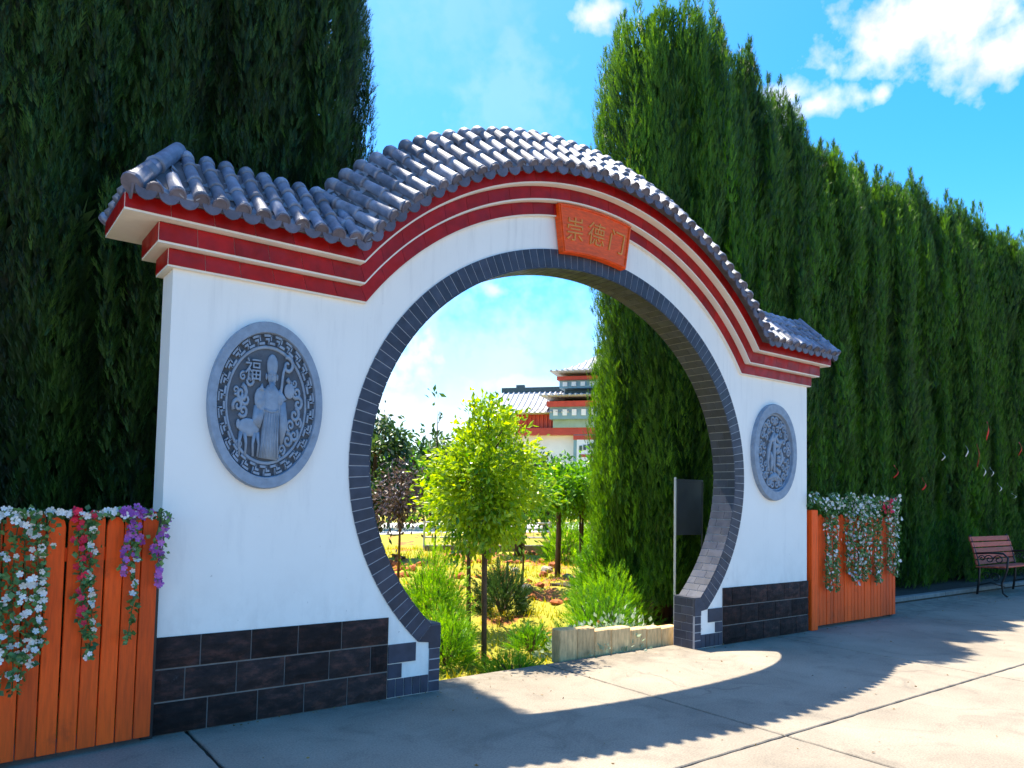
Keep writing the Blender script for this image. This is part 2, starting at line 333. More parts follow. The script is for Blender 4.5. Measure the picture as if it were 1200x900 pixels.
# ------------------------------------------------------------------ ground
def sheet(name, x0, x1, y0, y1, z, mat, kind='structure'):
    b = MB(); b.add([(x0, y0, z), (x1, y0, z), (x1, y1, z), (x0, y1, z)], [(0, 1, 2, 3)]); return tag(b.build(name, mat), kind=kind)
sheet('ground', -900, 900, -900, 900, -.5, 'soil')
pav = tag(MB().box(-14, 30, -9, .262, -.15, -.014).build('pavement', 'joint'), kind='structure')
def slab(x0, x1, y0, y1):
    g = .010; b = MB(); x0 += g; x1 -= g; y0 += g; y1 -= g
    # slightly ragged edge
    P = []
    def edge(ax, ay, bx, by):
        n = max(4, int(math.hypot(bx - ax, by - ay) / .07))
        for i in range(n):
            t = i / n; k = rnd.uniform(-.0035, .0035) if i else 0; ln = math.hypot(bx - ax, by - ay); nx, ny = -(by - ay) / ln, (bx - ax) / ln
            P.append((ax + (bx - ax) * t + nx * k, ay + (by - ay) * t + ny * k))
    edge(x0, y0, x1, y0); edge(x1, y0, x1, y1); edge(x1, y1, x0, y1); edge(x0, y1, x0, y0)
    n = len(P); cx, cy = (x0 + x1) / 2, (y0 + y1) / 2; sx, sy = 1 - .010 / (x1 - x0), 1 - .010 / (y1 - y0)
    top = [(cx + (p[0] - cx) * sx, cy + (p[1] - cy) * sy, 0) for p in P]; mid = [(p[0], p[1], -.006) for p in P]; bot = [(p[0], p[1], -.05) for p in P]
    b.add(top + mid + bot, [tuple(range(n))] + [(i, i + n, (i + 1) % n + n, (i + 1) % n) for i in range(n)] + [(i + n, i + 2 * n, (i + 1) % n + 2 * n, (i + 1) % n + n) for i in range(n)])
    return b.build('paving_slab', 'pave', pav)
XJ = [-.2 + 2.85 * k for k in range(-5, 11)]
for i in range(len(XJ) - 1):
    slab(XJ[i], XJ[i + 1], -1.97, .262); slab(XJ[i], XJ[i + 1], -4.6, -1.97); slab(XJ[i], XJ[i + 1], -7.4, -4.6)
# the strip of pavement that widens beside the gate, up to the hedge kerb
pw = tag(MB().box(3.24, 30, .262, .62, -.15, -.014).build('pavement', 'joint'), kind='structure')
for i in range(8):
    x0 = 3.24 + 2.85 * i; b = MB().box(x0 + .006, x0 + 2.844, .27, .615, -.05, 0); b.build('paving_slab', 'pave', pw, bevel=.003)
tag(MB().box(3.5, 30, .745, 4.6, -.3, .03).build('hedge_bed', 'soil'), kind='structure')
kb = tag(MB().box(3.24, 30, .62, .64, -.1, .02).build('kerb', 'joint'), kind='structure')
for i in range(26):
    x0 = 3.25 + .95 * i; MB().box(x0, x0 + .94, .622, .74, -.1, .075 + rnd.uniform(-.004, .004)).build('kerb_stone', 'grey_stone', kb, bevel=.008)
# dry leaves and grit blown against the wall foot and into the joints
n = 420; lx_ = rng.uniform(-3.2, 10, n); ly_ = np.where(rng.uniform(0, 1, n) < .55, -.03 - np.abs(rng.normal(0, .05, n)), rng.uniform(-3.4, .2, n)); ly_ = np.where((np.abs(lx_) < 1.3) & (ly_ > -.2), rng.uniform(-.6, .25, n), ly_); ly_ = np.where((lx_ > 5.4) & (rng.uniform(0, 1, n) < .6), .6 - np.abs(rng.normal(0, .08, n)), ly_)
M['litter'] = leafmat('dry_leaf_litter', (.10, .06, .03), (.34, .22, .08), .1, .8, .2)
t, ti = place(leafU(.3, .12), np.stack([lx_, ly_, np.full(n, .004)], 1), np.stack([rng.normal(0, 1, n), rng.normal(0, 1, n), rng.uniform(0, .25, n)], 1), rng.uniform(.008, .026, n), rng.uniform(0, 1, n), np.stack([rng.normal(0, 1, n), rng.normal(0, 1, n), rng.normal(0, .2, n)], 1))
tag(inst('leaf_litter', tri_mesh('leaf_litter', t, ti, 'litter'), None), 'small dry leaves scattered on the concrete paving', 'leaves', kind='stuff')
# garden behind the gate: uneven turf and turned earth
def hgt(x, y):
    return (.05 * math.sin(x * 1.9 + .7) * math.cos(y * 1.3) + .035 * math.sin(x * 4.3 + y * 3.1) + .02 * math.sin(x * 9 - y * 7)) * min(1, max(0, (y - .45) / .8)) - .03 - .15 * min(1, max(0, 1 - (y - .9) / 3.5)) * min(1, max(0, (y - .262) / .06))
gx = np.linspace(-14, 34, 170); gy = np.concatenate([np.linspace(.265, 8, 60), np.linspace(8.3, 19.8, 30)])
v = [(x, y, hgt(x, y)) for y in gy for x in gx]; nx = len(gx)
b = MB(); b.add(v, [(j * nx + i, j * nx + i + 1, (j + 1) * nx + i + 1, (j + 1) * nx + i) for j in range(len(gy) - 1) for i in range(nx - 1)])
garden_o = tag(b.build('garden_ground', 'garden', smooth=True), kind='structure')
sheet('road', -60, 160, 19.8, 30, -.03, 'road'); sheet('lawn', -200, 300, 30, 300, -.04, 'garden')
# grass tufts (uncountable) in the visible part of the garden
n = 34000; px = rng.uniform(-3.5, 9, n); py = .36 + 13 * rng.uniform(0, 1, n) ** 1.5
nzv = np.sin(px * 1.7 + 1.3 * np.sin(py * 1.1)) + np.sin(py * 2.3 + px * .9) + rng.normal(0, .5, n); k = nzv > -.6; px, py = px[k], py[k]; n = len(px)
pz = np.array([hgt(a, c) for a, c in zip(px, py)]) - .01
bladeU = np.array([[(-.1, 0, 0), (.1, 0, 0), (0, .15, 1)]], float)
d = np.stack([rng.normal(0, .35, n), rng.normal(0, .35, n), np.ones(n)], 1)
t, ti = place(bladeU, np.stack([px, py, pz], 1), d, rng.uniform(.03, .10, n) * (1 + py * .05), rng.uniform(0, 1, n))
go = inst('grass', tri_mesh('grass', t, ti, 'grass'), None); tag(go, 'short yellow green grass over the garden earth', 'grass', kind='stuff')
# turned earth clods
b = MB()
for i in range(900):
    x, y = rnd.uniform(-1.5, 7.5), .45 + 10 * rnd.random() ** 1.3
    if math.sin(x * 1.7 + 1.3 * math.sin(y * 1.1)) + math.sin(y * 2.3 + x * .9) + rnd.gauss(0, .35) > -.25: continue
    s = rnd.uniform(.02, .075) * (1 + y * .06); b.ell((x, y, hgt(x, y) + s * .2), (s * rnd.uniform(.8, 1.6), s * rnd.uniform(.8, 1.4), s * rnd.uniform(.4, .9)), 6, 4, rnd.uniform(-.6, .6))
tag(b.build('soil_clods', 'clod', jitter=.009), 'red brown clods of turned earth between the grass', 'soil', kind='stuff')
for i, (px_, py_, s, lb) in enumerate([(618, 691, .10, 'pale rock lying beside the thin sapling stake in the garden'), (641, 671, .13, 'dark rounded rock at the foot of the sapling trunk'), (604, 668, .09, 'small pale rock on the turned earth of the garden'), (665, 676, .12, 'flat grey rock behind the red brown clods')]):
    p = gnd(px_, py_); b = MB(); b.ell((0, 0, s * .35), (s, s * .8, s * .62), 10, 7); o = b.build('rock', 'rock', jitter=.012 * s / .1); o.location = (p.x, p.y, hgt(p.x, p.y)); tag(o, lb, 'rock', 'rocks in the garden')

# ------------------------------------------------------------------ the moon gate
W, TH = 3.231, .24
A_IN, B_IN, A_OUT, B_OUT, ZC = 1.97, 1.672, 2.112, 1.815, 1.585
XI, ZI = 1.384, .46
ARC = 1.13                                             # centre height of the arched cornice
gate = thing('moon_gate', 'white walled moon gate with a wide round opening and grey tiled roof', 'gate')
def outline():
    th0 = math.acos((2.70 - ARC) / 2.53); P = [(W, 0), (W, 2.70)]
    for i in range(49):
        t = th0 - 2 * th0 * i / 48; P.append((2.53 * math.sin(t), ARC + 2.59 * math.cos(t)) if 0 < i < 48 else (2.53 * math.sin(t), 2.70))
    return P + [(-W, 2.70), (-W, 0)]
xin = A_IN * math.sqrt(1 - ((ZI - ZC) / B_IN) ** 2); an0 = math.atan2((ZI - ZC) / B_IN, xin / A_IN)
NE = 120
inner = [(XI, 0), (XI, ZI)] + [(A_IN * math.cos(a), ZC + B_IN * math.sin(a)) for a in [an0 + (PI - 2 * an0) * i / NE for i in range(NE + 1)]] + [(-XI, ZI), (-XI, 0)]
outer = outline()
cz = 1.3
def angs(P): return [math.atan2(p[1] - cz, p[0]) if not (p[1] < cz and p[0] < 0) else math.atan2(p[1] - cz, p[0]) + 2 * PI for p in P]
def interp(P, A, a):
    for i in range(len(P) - 1):
        if A[i] - 1e-9 <= a <= A[i + 1] + 1e-9:
            (x0, z0), (x1, z1) = P[i], P[i + 1]; dx, dz = math.cos(a), math.sin(a); ex, ez = x1 - x0, z1 - z0; den = dx * ez - dz * ex
            if abs(den) < 1e-9: return P[i]
            t = (x0 * ez - (z0 - cz) * ex) / den; return (dx * t, cz + dz * t)
    return P[-1]
outer2 = [(XI, 0)] + outer + [(-XI, 0)]
AI, AO = angs(inner), angs(outer2); AL = sorted(set([round(a, 7) for a in AI + AO]))
I2 = [interp(inner, AI, a) for a in AL]; O2 = [interp(outer2, AO, a) for a in AL]; n = len(AL)
b = MB(); v = [(x, 0, z) for x, z in I2] + [(x, 0, z) for x, z in O2] + [(x, TH, z) for x, z in I2] + [(x, TH, z) for x, z in O2]; f = []
for i in range(n - 1):
    f += [(i, n + i, n + i + 1, i + 1), (2 * n + i, 2 * n + i + 1, 3 * n + i + 1, 3 * n + i), (i, i + 1, 2 * n + i + 1, 2 * n + i), (n + i, 3 * n + i, 3 * n + i + 1, n + i + 1)]
b.add(v, f); wall = b.build('wall', 'white', gate)

# --- slate tile ring: grout band, then one tile per piece
def einn(a, k=0): return (A_IN * math.cos(a), ZC + B_IN * math.sin(a))
def eout(a):
    x, z = einn(a); nx, nz = math.cos(a) / A_IN, math.sin(a) / B_IN; l = math.hypot(nx, nz); return (x + nx / l * .142, z + nz / l * .142)
AA = [an0 + (PI - 2 * an0) * i / 160 for i in range(161)]
def bandmesh(P, Q, y0, y1):
    b = MB(); n = len(P); v = [(x, y, z) for y in (y0, y1) for x, z in P] + [(x, y, z) for y in (y0, y1) for x, z in Q]; f = []
    for i in range(n - 1): f += [(i, 2 * n + i, 2 * n + i + 1, i + 1), (n + i, n + i + 1, 3 * n + i + 1, 3 * n + i), (i, i + 1, n + i + 1, n + i), (2 * n + i, 3 * n + i, 3 * n + i + 1, 2 * n + i + 1)]
    b.add(v, f + [(0, n, 3 * n, 2 * n), (n - 1, 3 * n - 1, 4 * n - 1, 2 * n - 1)]); return b
trim = bandmesh([(x * .9995, z) for x, z in map(einn, AA)], [eout(a) for a in AA], -.0065, TH + .0065).build('ring_trim', 'grout', gate)
def arclen(fn, a0, a1, n=400):
    s = [0]; p = fn(a0)
    for i in range(1, n + 1):
        q = fn(a0 + (a1 - a0) * i / n); s.append(s[-1] + math.hypot(q[0] - p[0], q[1] - p[1])); p = q
    return s
S = arclen(einn, an0, PI - an0); TOT = S[-1]
def a_at(s): return float(np.interp(s, S, [an0 + (PI - 2 * an0) * i / 400 for i in range(401)]))
NT = 120; gp = .0055
def ring_tile(s0, s1, back=False):
    a0, a1 = a_at(s0 + gp / 2), a_at(s1 - gp / 2); p = [einn(a0), eout(a0), eout(a1), einn(a1)]
    # inset slightly
    y0, y1 = (-.009, .01) if not back else (TH - .01, TH + .009)
    return p, y0, y1
bb = MB()
for i in range(NT):
    p, y0, y1 = ring_tile(TOT * i / NT, TOT * (i + 1) / NT); MB().prism(p, y0, y1).build('trim_tile', 'dark_tile', trim)
    p, y0, y1 = ring_tile(TOT * i / NT, TOT * (i + 1) / NT, True); bb.prism(p, y0, y1)
tag(bb.build('back_trim_tiles', 'dark_tile', trim), kind='stuff')
# soffit tiles on the reveal
sof = bandmesh([(x - math.cos(a) * .007, z - math.sin(a) * .007) for a, (x, z) in ((a, einn(a)) for a in AA)], [einn(a) for a in AA], -.002, TH + .002).build('reveal_lining', 'grout', gate)
NS = 104
for i in range(NS):
    s0, s1 = TOT * i / NS, TOT * (i + 1) / NS; a0, a1 = a_at(s0 + .003), a_at(s1 - .003)
    q = []
    for a in (a0, a1):
        x, z = einn(a); nx, nz = math.cos(a) / A_IN, math.sin(a) / B_IN; l = math.hypot(nx, nz); q += [(x - nx / l * .0105, z - nz / l * .0105), (x - nx / l * .001, z - nz / l * .001)]
    cut = .08 if i % 2 else .16
    for y0, y1 in ((-.008, cut - .002), (cut + .002, TH + .008)):
        MB().prism([q[0], q[1], q[3], q[2]], y0, y1).build('reveal_tile', 'dark_tile', sof)
# foot blocks with a fret of slate tiles, mirrored on the two sides
for s in (-1, 1):
    ft = MB(); X0, X1 = sorted((s * (XI - .002), s * 1.786)); ft.box(X0, X1, .004, TH - .004, .001, .13)
    X0, X1 = sorted((s * (XI - .006), s * (XI + .08))); ft.box(X0, X1, -.006, TH + .006, .001, ZI + .003); fb = ft.build('foot_block', 'grout', gate)
    def tile(x0, x1, z0, z1, y0=-.009, y1=.012, nm='foot_tile', g=.0035):
        a, c = sorted((s * x0, s * x1)); MB().box(a + g, c - g, y0, y1, z0 + g, z1 - g).build(nm, 'dark_tile', fb)
    for i in range(4): tile(XI - .008, 1.467, .075 * i + .002, .075 * (i + 1))
    P = [(XI - .008, .302), (1.467, .302), (1.467, .345), eout(an0), einn(an0), (XI - .008, ZI)]
    if s < 0: P = [(-x, z) for x, z in P][::-1]
    MB().prism(P, -.009, .012).build('foot_tile', 'dark_tile', fb)
    tile(1.569, 1.786, .228, .36); tile(1.676, 1.786, .127, .228)
    for i in range(5): tile(1.467 + .0638 * i, 1.467 + .0638 * (i + 1), .002, .127)
    for i in range(6):
        for j in range(2):
            y0, y1 = (0, .15) if j == i % 2 else (.15, TH)
            if i % 2: y0, y1 = ((0, .09), (.09, TH))[j]
            else: y0, y1 = ((0, .15), (.15, TH))[j]
            a, c = sorted((s * (XI - .009), s * (XI + .01))); MB().box(a, c, y0 + .002 + (.014 if j == 0 else 0), y1 - .002, .0766 * i + .003, .0766 * (i + 1) - .001).build('foot_tile', 'dark_tile', fb)
    a, c = sorted((s * (XI - .008), s * (xin + .004))); MB().box(a, c, -.008, TH + .008, ZI + .001, ZI + .012).build('foot_cap', 'dark_tile', fb, bevel=.002)
    # plinth of split-face bricks
    a, c = sorted((s * 1.787, s * (W + .004))); pl = MB().box(a, c, -.006, TH + .006, .001, .54).build('plinth', 'mortar', gate)
    for r in range(3):
        z0, z1 = .182 * r + .004, .182 * (r + 1) - .006; xs = [1.787]; first = (.29, .16, .24)[r] if s < 0 else (.22, .30, .15)[r]
        x = W + .004 - first; cuts = [W + .012]
        while x > 1.9: cuts.append(x); x -= .29
        cuts.append(1.787)
        for j in range(len(cuts) - 1):
            x1, x0 = cuts[j] - (.004 if j else 0), cuts[j + 1] + .004; a, c = sorted((s * x0, s * x1))
            bm = MB(); nxs, nzs = 4, 3; vv = []
            for jj in range(nzs + 1):
                for ii in range(nxs + 1):
                    e = (ii in (0, nxs)) or (jj in (0, nzs)); vv.append((a + (c - a) * ii / nxs, -.012 if e else -.024 + rnd.uniform(-.006, .004), z0 + (z1 - z0) * jj / nzs))
            ff = [(jj * 5 + ii, jj * 5 + ii + 1, (jj + 1) * 5 + ii + 1, (jj + 1) * 5 + ii) for jj in range(nzs) for ii in range(nxs)]
            bnd = [0, 1, 2, 3, 4, 9, 14, 19, 18, 17, 16, 15, 10, 5]; k0 = len(vv); vv += [(vv[q][0], .004, vv[q][2]) for q in bnd]
            ff += [(bnd[q], k0 + q, k0 + (q + 1) % 14, bnd[(q + 1) % 14]) for q in range(14)]
            bm.add(vv, ff); bm.build('plinth_brick', 'brick', pl)
        a, c = sorted((s * (W - .02), s * (W + .013))); MB().box(a, c, .006, TH + .004, z0, z1).build('plinth_brick', 'brick', pl, bevel=.004)
        back = MB().box(*sorted((s * 1.79, s * (W - .03))), TH + .004, TH + .012, z0, z1); back.build('plinth_brick', 'brick', pl, bevel=.003)

# --- cornice: three stepped layers that follow the wall top
def track(z, R, xl, xr, ns=64):                       # polyline (x,z) from left end to right end
    xk = math.sqrt(R * R - (z - ARC) ** 2); t = math.asin(xk / R)
    return [(-xl, z)] + [(R * math.sin(-t + 2 * t * i / ns), ARC + R * math.cos(-t + 2 * t * i / ns)) for i in range(ns + 1)] + [(xr, z)]
def sub(P, k):                                        # resample a track by arc length
    d = [0]
    for a, c in zip(P, P[1:]): d.append(d[-1] + math.hypot(c[0] - a[0], c[1] - a[1]))
    return d
def ppt(P, d, s): return (float(np.interp(s, d, [p[0] for p in P])), float(np.interp(s, d, [p[1] for p in P])))
LAY = [(2.637, 2.740, 2.53, 2.632, .036, .036, .036), (2.742, 2.857, 2.632, 2.735, .105, .105, .085), (2.859, 2.952, 2.735, 2.828, .18, .293, .18)]
for li, (z0, z1, R0, R1, o, ol, orr) in enumerate(LAY):
    P = track(z0, R0, W + ol, W + orr); Q = track(z1, R1, W + ol, W + orr)
    cr = bandmesh(P, Q, -o + .006, TH + o - .006).build('cornice', 'cream', gate)
    # glazed red tiles on the face; lengths as in the photograph
    dP, dQ = sub(P, 0), sub(Q, 0); tl = .215; n = round(dQ[-1] / tl); kk = [dQ[1], dQ[-2]]
    segs = []
    for a, c in ((0, kk[0]), (kk[0], kk[1]), (kk[1], dQ[-1])):
        m_ = max(1, round((c - a) / tl)); segs += [(a + (c - a) * i / m_, a + (c - a) * (i + 1) / m_) for i in range(m_)]
    def conv(s):
        for (a, c), (e, g) in zip(((0, kk[0]), (kk[0], kk[1]), (kk[1], dQ[-1])), ((0, dP[1]), (dP[1], dP[-2]), (dP[-2], dP[-1]))):
            if s <= c + 1e-6: return e + (g - e) * (s - a) / (c - a)
        return dP[-1]
    bk = MB()
    for a, c in segs:
        n = 4 if a >= kk[0] - 1e-6 and c <= kk[1] + 1e-6 else 1; g = .0015
        for yy, tgt in ((-o, None), (TH + o, bk)):
            mb = tgt or MB(); lo = []; hi = []
            for i in range(n + 1):
                s = a + g + (c - a - 2 * g) * i / n; x0, zz0 = ppt(P, dP, conv(s)); x1, zz1 = ppt(Q, dQ, s); e = .012 if li else .010; L_ = math.hypot(x1 - x0, zz1 - zz0)
                ux, uz = (x1 - x0) / L_, (zz1 - zz0) / L_; lo.append((x0 + ux * e, zz0 + uz * e)); hi.append((x1 - ux * .002, zz1 - uz * .002))
            y0, y1 = (yy, yy + .012) if yy < 0 else (yy - .012, yy)
            mb.prism(lo + hi[::-1], y0, y1)
            if tgt is None: mb.build('red_tile', 'red_tile', cr)
    tag(bk.build('back_red_tiles', 'red_tile', cr), kind='stuff')
    for sgn, oo in ((-1, ol), (1, orr)):
        dpt = TH + 2 * o; m_ = 2 if li < 2 else 3
        for i in range(m_):
            y0 = -o + .013 + (dpt - .026) * i / m_; y1 = -o + .013 + (dpt - .026) * (i + 1) / m_; a, c = sorted((sgn * (W + oo - .004), sgn * (W + oo + .004)))
            MB().box(a, c, y0 + .001, y1 - .001, z0 + .012, z1 - .002).build('red_tile', 'red_tile', cr)

# --- roof: bed, then rows of barrel tiles, pans and drip tiles
YR, HR, YE = .12, .375, -.265
prof = [(YE + .02, 0), (YE + .02, .025), (YR - .05, HR - .03), (YR, HR - .01), (YR + .05, HR - .03), (2 * YR - YE - .02, .025), (2 * YR - YE - .02, 0)]
ZE, RE = 2.953, 2.829
secs = []
NSEC = 40
def xk(h): return math.sqrt((RE + h) ** 2 - (ZE + h - ARC) ** 2)
b = MB(); rows_ = []
for i in range(NSEC + 3):
    sec = []
    for y, h in prof:
        if i == 0: sec.append((-W - .27 + .30 * h / HR, y, ZE + h))
        elif i == NSEC + 2: sec.append((W + .16 - .16 * h / HR, y, ZE + h))
        else:
            t = math.asin(xk(h) / (RE + h)); a = -t + 2 * t * (i - 1) / NSEC; sec.append(((RE + h) * math.sin(a), y, ARC + (RE + h) * math.cos(a)))
    rows_.append(sec)
k = len(prof); v = [p for s_ in rows_ for p in s_]; f = [(i * k + j, i * k + (j + 1) % k, (i + 1) * k + (j + 1) % k, (i + 1) * k + j) for i in range(NSEC + 2) for j in range(k)] + [tuple(range(k)), tuple(range((NSEC + 2) * k, (NSEC + 3) * k))]
b.add(v, f); roof = b.build('roof', 'roof_bed', gate)
sl = Vector((0, YR - YE, HR)).normalized(); SLN = Vector((0, -sl.z, sl.y)); SLL = math.hypot(YR - YE, HR)
def barrel(s0, s1, r0, r1, lift, mirror=False, ns=9, closed=False):
    b = MB(); v = []; f = []
    for s, r, lf in ((s0, r0 + .003, lift), (s0 + .018, r0 + .003, lift), (s0 + .019, r0, lift), (s1, r1, lift - .006)):
        c = Vector((0, YE, 0)) + sl * s + SLN * lf
        for j in range(ns + 1):
            a = PI * j / ns; v.append(c + Vector((math.cos(a) * r, 0, 0)) + SLN * (math.sin(a) * r * 1.08))
    n = ns + 1
    for i in range(3): f += [(i * n + j, i * n + j + 1, (i + 1) * n + j + 1, (i + 1) * n + j) for j in range(ns)]
    # inner rim at the lower end
    k0 = len(v); c = Vector((0, YE, 0)) + sl * (s0 + .001) + SLN * lift
    for j in range(n):
        a = PI * j / ns; v.append(c + Vector((math.cos(a) * (r0 - .010), 0, 0)) + SLN * (math.sin(a) * (r0 - .010)))
    f += [(j, k0 + j, k0 + j + 1, j + 1) for j in range(ns)]
    if closed: f.append(tuple(k0 + j for j in range(n)))
    b.add(v, f); return b
def mir(b):
    q = MB(); q.v = [(x, 2 * YR - y, z) for x, y, z in b.v]; q.f = [tuple(reversed(t)) for t in b.f]; return q
cut3 = [(0, .205, .0395, .036), (.185, .385, .0395, .036), (.365, SLL + .012, .0395, .037)]
BM = [barrel(a, c, r0, r1, .018 + .004 * (k == 2), closed=(k == 0)) for k, (a, c, r0, r1) in enumerate(cut3)]
BMm = [x.mesh('barrel_tile', 'roof_tile', True) for x in BM]
def cap_top():                                          # rounded saddle where the row passes over the ridge
    b = MB(); pth = []; rr = []
    for i in range(7):
        a = -1 + 2 * i / 6; pth.append((0, YR + a * .055, HR + .020 - .040 * a * a)); rr.append(.0405)
    b.tube(pth, rr, 12); return b
CTm = cap_top().mesh('ridge_saddle', 'roof_tile', True)
def disc():
    b = MB(); c = Vector((0, YE, 0)) + SLN * .016; n = 14; v = []; UX = Vector((1, 0, 0))
    for r, dd in ((.044, .004), (.044, -.010), (.036, -.012), (.032, -.007), (0, -.008)):
        v += [c + sl * dd + UX * (r * math.cos(2 * PI * j / n)) + SLN * (r * math.sin(2 * PI * j / n)) for j in range(n)]
    b.add(v, [(i * n + j, i * n + (j + 1) % n, (i + 1) * n + (j + 1) % n, (i + 1) * n + j) for i in range(4) for j in range(n)]); return b
Dm = disc().mesh('barrel_end', 'drip_tile', False)
def pan(s0, s1, lift):
    b = MB(); n = 6; v = []
    for s, lf in ((s0, lift), (s1, lift - .012)):
        for top in (0, -.010):
            for j in range(n + 1):
                u = -1 + 2 * j / n; v.append(Vector((u * .053, YE, 0)) + sl * s + SLN * (lf + top - .022 * (1 - u * u) + .010))
    m_ = n + 1; f = []
    for j in range(n): f += [(j, j + 1, 2 * m_ + j + 1, 2 * m_ + j), (m_ + j, 3 * m_ + j, 3 * m_ + j + 1, m_ + j + 1), (j, m_ + j, m_ + j + 1, j + 1)]
    b.add(v, f); return b
PN = [pan(a, c, .022) for a, c in ((-.004, .135), (.105, .245), (.215, .355), (.325, .46), (.43, SLL))]
PNm = [p.mesh('pan_tile', 'roof_tile', True) for p in PN]
def drip():
    b = MB(); P = [(-.053, .022), (-.053, -.008), (-.047, -.026), (-.033, -.042), (-.014, -.051), (0, -.054), (.014, -.051), (.033, -.042), (.047, -.026), (.053, -.008), (.053, .022), (.028, .006), (0, .0), (-.028, .006)]
    return b.prism([(x, z) for x, z in P], YE - .012, YE - .002)
DPm = drip().mesh('drip_tile', 'drip_tile', False)
def frame(t=None, x=None):
    if x is not None: return Matrix(((1, 0, 0, x), (0, 1, 0, 0), (0, 0, 1, ZE), (0, 0, 0, 1)))
    s, c = math.sin(t), math.cos(t); return Matrix(((c, 0, s, RE * s), (0, 1, 0, 0), (-s, 0, c, ARC + RE * c), (0, 0, 0, 1)))
tk = math.asin(xk(0) / RE) - .012; NR = 41
fr = [frame(x=-2.235 - .1165 * i) for i in range(8, -1, -1)] + [frame(t=-tk + 2 * tk * i / (NR - 1)) for i in range(NR)] + [frame(x=2.235 + .1165 * i) for i in range(9)]
md = [frame(x=-2.235 - .1165 * (i + .5)) for i in range(8, -1, -1)] + [frame(t=-tk + 2 * tk * (i + .5) / (NR - 1)) for i in range(NR - 1)] + [frame(x=2.235 + .1165 * (i + .5)) for i in range(9)] + [frame(x=-2.19), frame(x=2.19)]
def wob(mtx): return mtx @ Matrix.Translation((rnd.uniform(-.004, .004), rnd.uniform(-.004, .004), rnd.uniform(-.003, .004))) @ Matrix.Rotation(rnd.uniform(-.03, .03), 4, 'Z')
bkb = MB(); 
for mtx in fr:
    for me in BMm: inst('barrel_tile', me, roof, wob(mtx))
    inst('barrel_end', Dm, roof, wob(mtx)); inst('ridge_saddle', CTm, roof, wob(mtx))
    for x in BM:
        q = mir(x); bkb.add([mtx @ Vector(p) for p in q.v], q.f)
    q = mir(disc()); bkb.add([mtx @ Vector(p) for p in q.v], q.f)
for x_ in (-3.284, 3.284):
    inst('barrel_tile', BMm[0], roof, frame(x=x_)); inst('barrel_end', Dm, roof, frame(x=x_))
for x_ in (-3.325, 3.33):
    inst('drip_tile', DPm, roof, frame(x=x_))
    inst('pan_tile', PNm[0], roof, frame(x=x_))
inst('drip_tile', DPm, roof, frame(x=-3.44)); inst('barrel_end', Dm, roof, frame(x=-3.40))
for mtx in md:
    for me in PNm: inst('pan_tile', me, roof, wob(mtx))
    inst('drip_tile', DPm, roof, wob(mtx))
    for x in PN + [drip()]:
        q = mir(x); bkb.add([mtx @ Vector(p) for p in q.v], q.f)
tag(bkb.build('back_roof_tiles', 'roof_tile', roof), kind='stuff')
# hipped ends
for s, xe, xt in ((-1, W + .275, W - .02), (1, W + .165, W + .01)):
    e = Vector((s * xe, YE + .015, ZE + .03)); t = Vector((s * xt, YR - .01, ZE + HR + .045))
    for yb in (0, 1):
        e2 = Vector((e.x, e.y if not yb else 2 * YR - e.y, e.z)); t2 = Vector((t.x, t.y if not yb else 2 * YR - t.y, t.z))
        for i in range(2):
            a = e2.lerp(t2, i * .47); c = e2.lerp(t2, i * .47 + .55); MB().tube([a, a.lerp(c, .06), a.lerp(c, .065), c], [.056, .056, .050, .046], 12).build('hip_tile', 'roof_tile', roof, smooth=True)
        MB().tube([e2 + (e2 - t2).normalized() * .016, e2], [.052, .058], 14).build('barrel_end', 'drip_tile', roof)
    run = xe - xt
    for i in range(5):
        y = YE + .11 + .137 * i; k = 1 - abs(y - YR) / (YR - YE + .05); hx = .05 + k * .95
        p0 = Vector((s * xe, y, ZE + .03)); p1 = Vector((s * (xe - run * hx), y, ZE + .03 + HR * hx))
        MB().tube([p0, p0.lerp(p1, .5), p0.lerp(p1, .51), p1], [.046, .042, .047, .042], 10).build('barrel_tile', 'roof_tile', roof, smooth=True)
        MB().tube([p0 + Vector((s * .012, 0, 0)), p0], [.046, .050], 12).build('barrel_end', 'drip_tile', roof)
    for i in range(5):
        y = YE + .045 + .137 * i; MB().add([(s * (xe + .004), y - .05, ZE + .02), (s * (xe + .004), y + .05, ZE + .02), (s * (xe + .004), y + .03, ZE - .025), (s * (xe + .004), y, ZE - .05), (s * (xe + .004), y - .03, ZE - .025), (s * (xe - .008), y - .05, ZE + .02), (s * (xe - .008), y + .05, ZE + .02), (s * (xe - .008), y + .03, ZE - .025), (s * (xe - .008), y, ZE - .05), (s * (xe - .008), y - .03, ZE - .025)],
            [(0, 1, 2, 3, 4), (9, 8, 7, 6, 5)] + [(i_, i_ + 5, (i_ + 1) % 5 + 5, (i_ + 1) % 5) for i_ in range(5)]).build('drip_tile', 'drip_tile', roof)

# ------------------------------------------------------------------ writing
def glyph(txt, size, depth):
    cu = bpy.data.curves.new('txt', 'FONT'); cu.body = txt; cu.size = size; cu.extrude = depth; cu.align_x = 'CENTER'; cu.align_y = 'CENTER'; cu.resolution_u = 4
    o = bpy.data.objects.new('txt', cu); col.objects.link(o); dg = bpy.context.evaluated_depsgraph_get(); dg.update()
    me = bpy.data.meshes.new_from_object(o.evaluated_get(dg)); bpy.data.objects.remove(o); bpy.data.curves.remove(cu)
    v = np.array([tuple(q.co) for q in me.vertices]) if len(me.vertices) else np.zeros((0, 3)); f = [tuple(p.vertices) for p in me.polygons]
    bpy.data.meshes.remove(me)
    if len(v): c = (v.min(0) + v.max(0)) / 2; v[:, :2] -= c[:2]
    return v, f
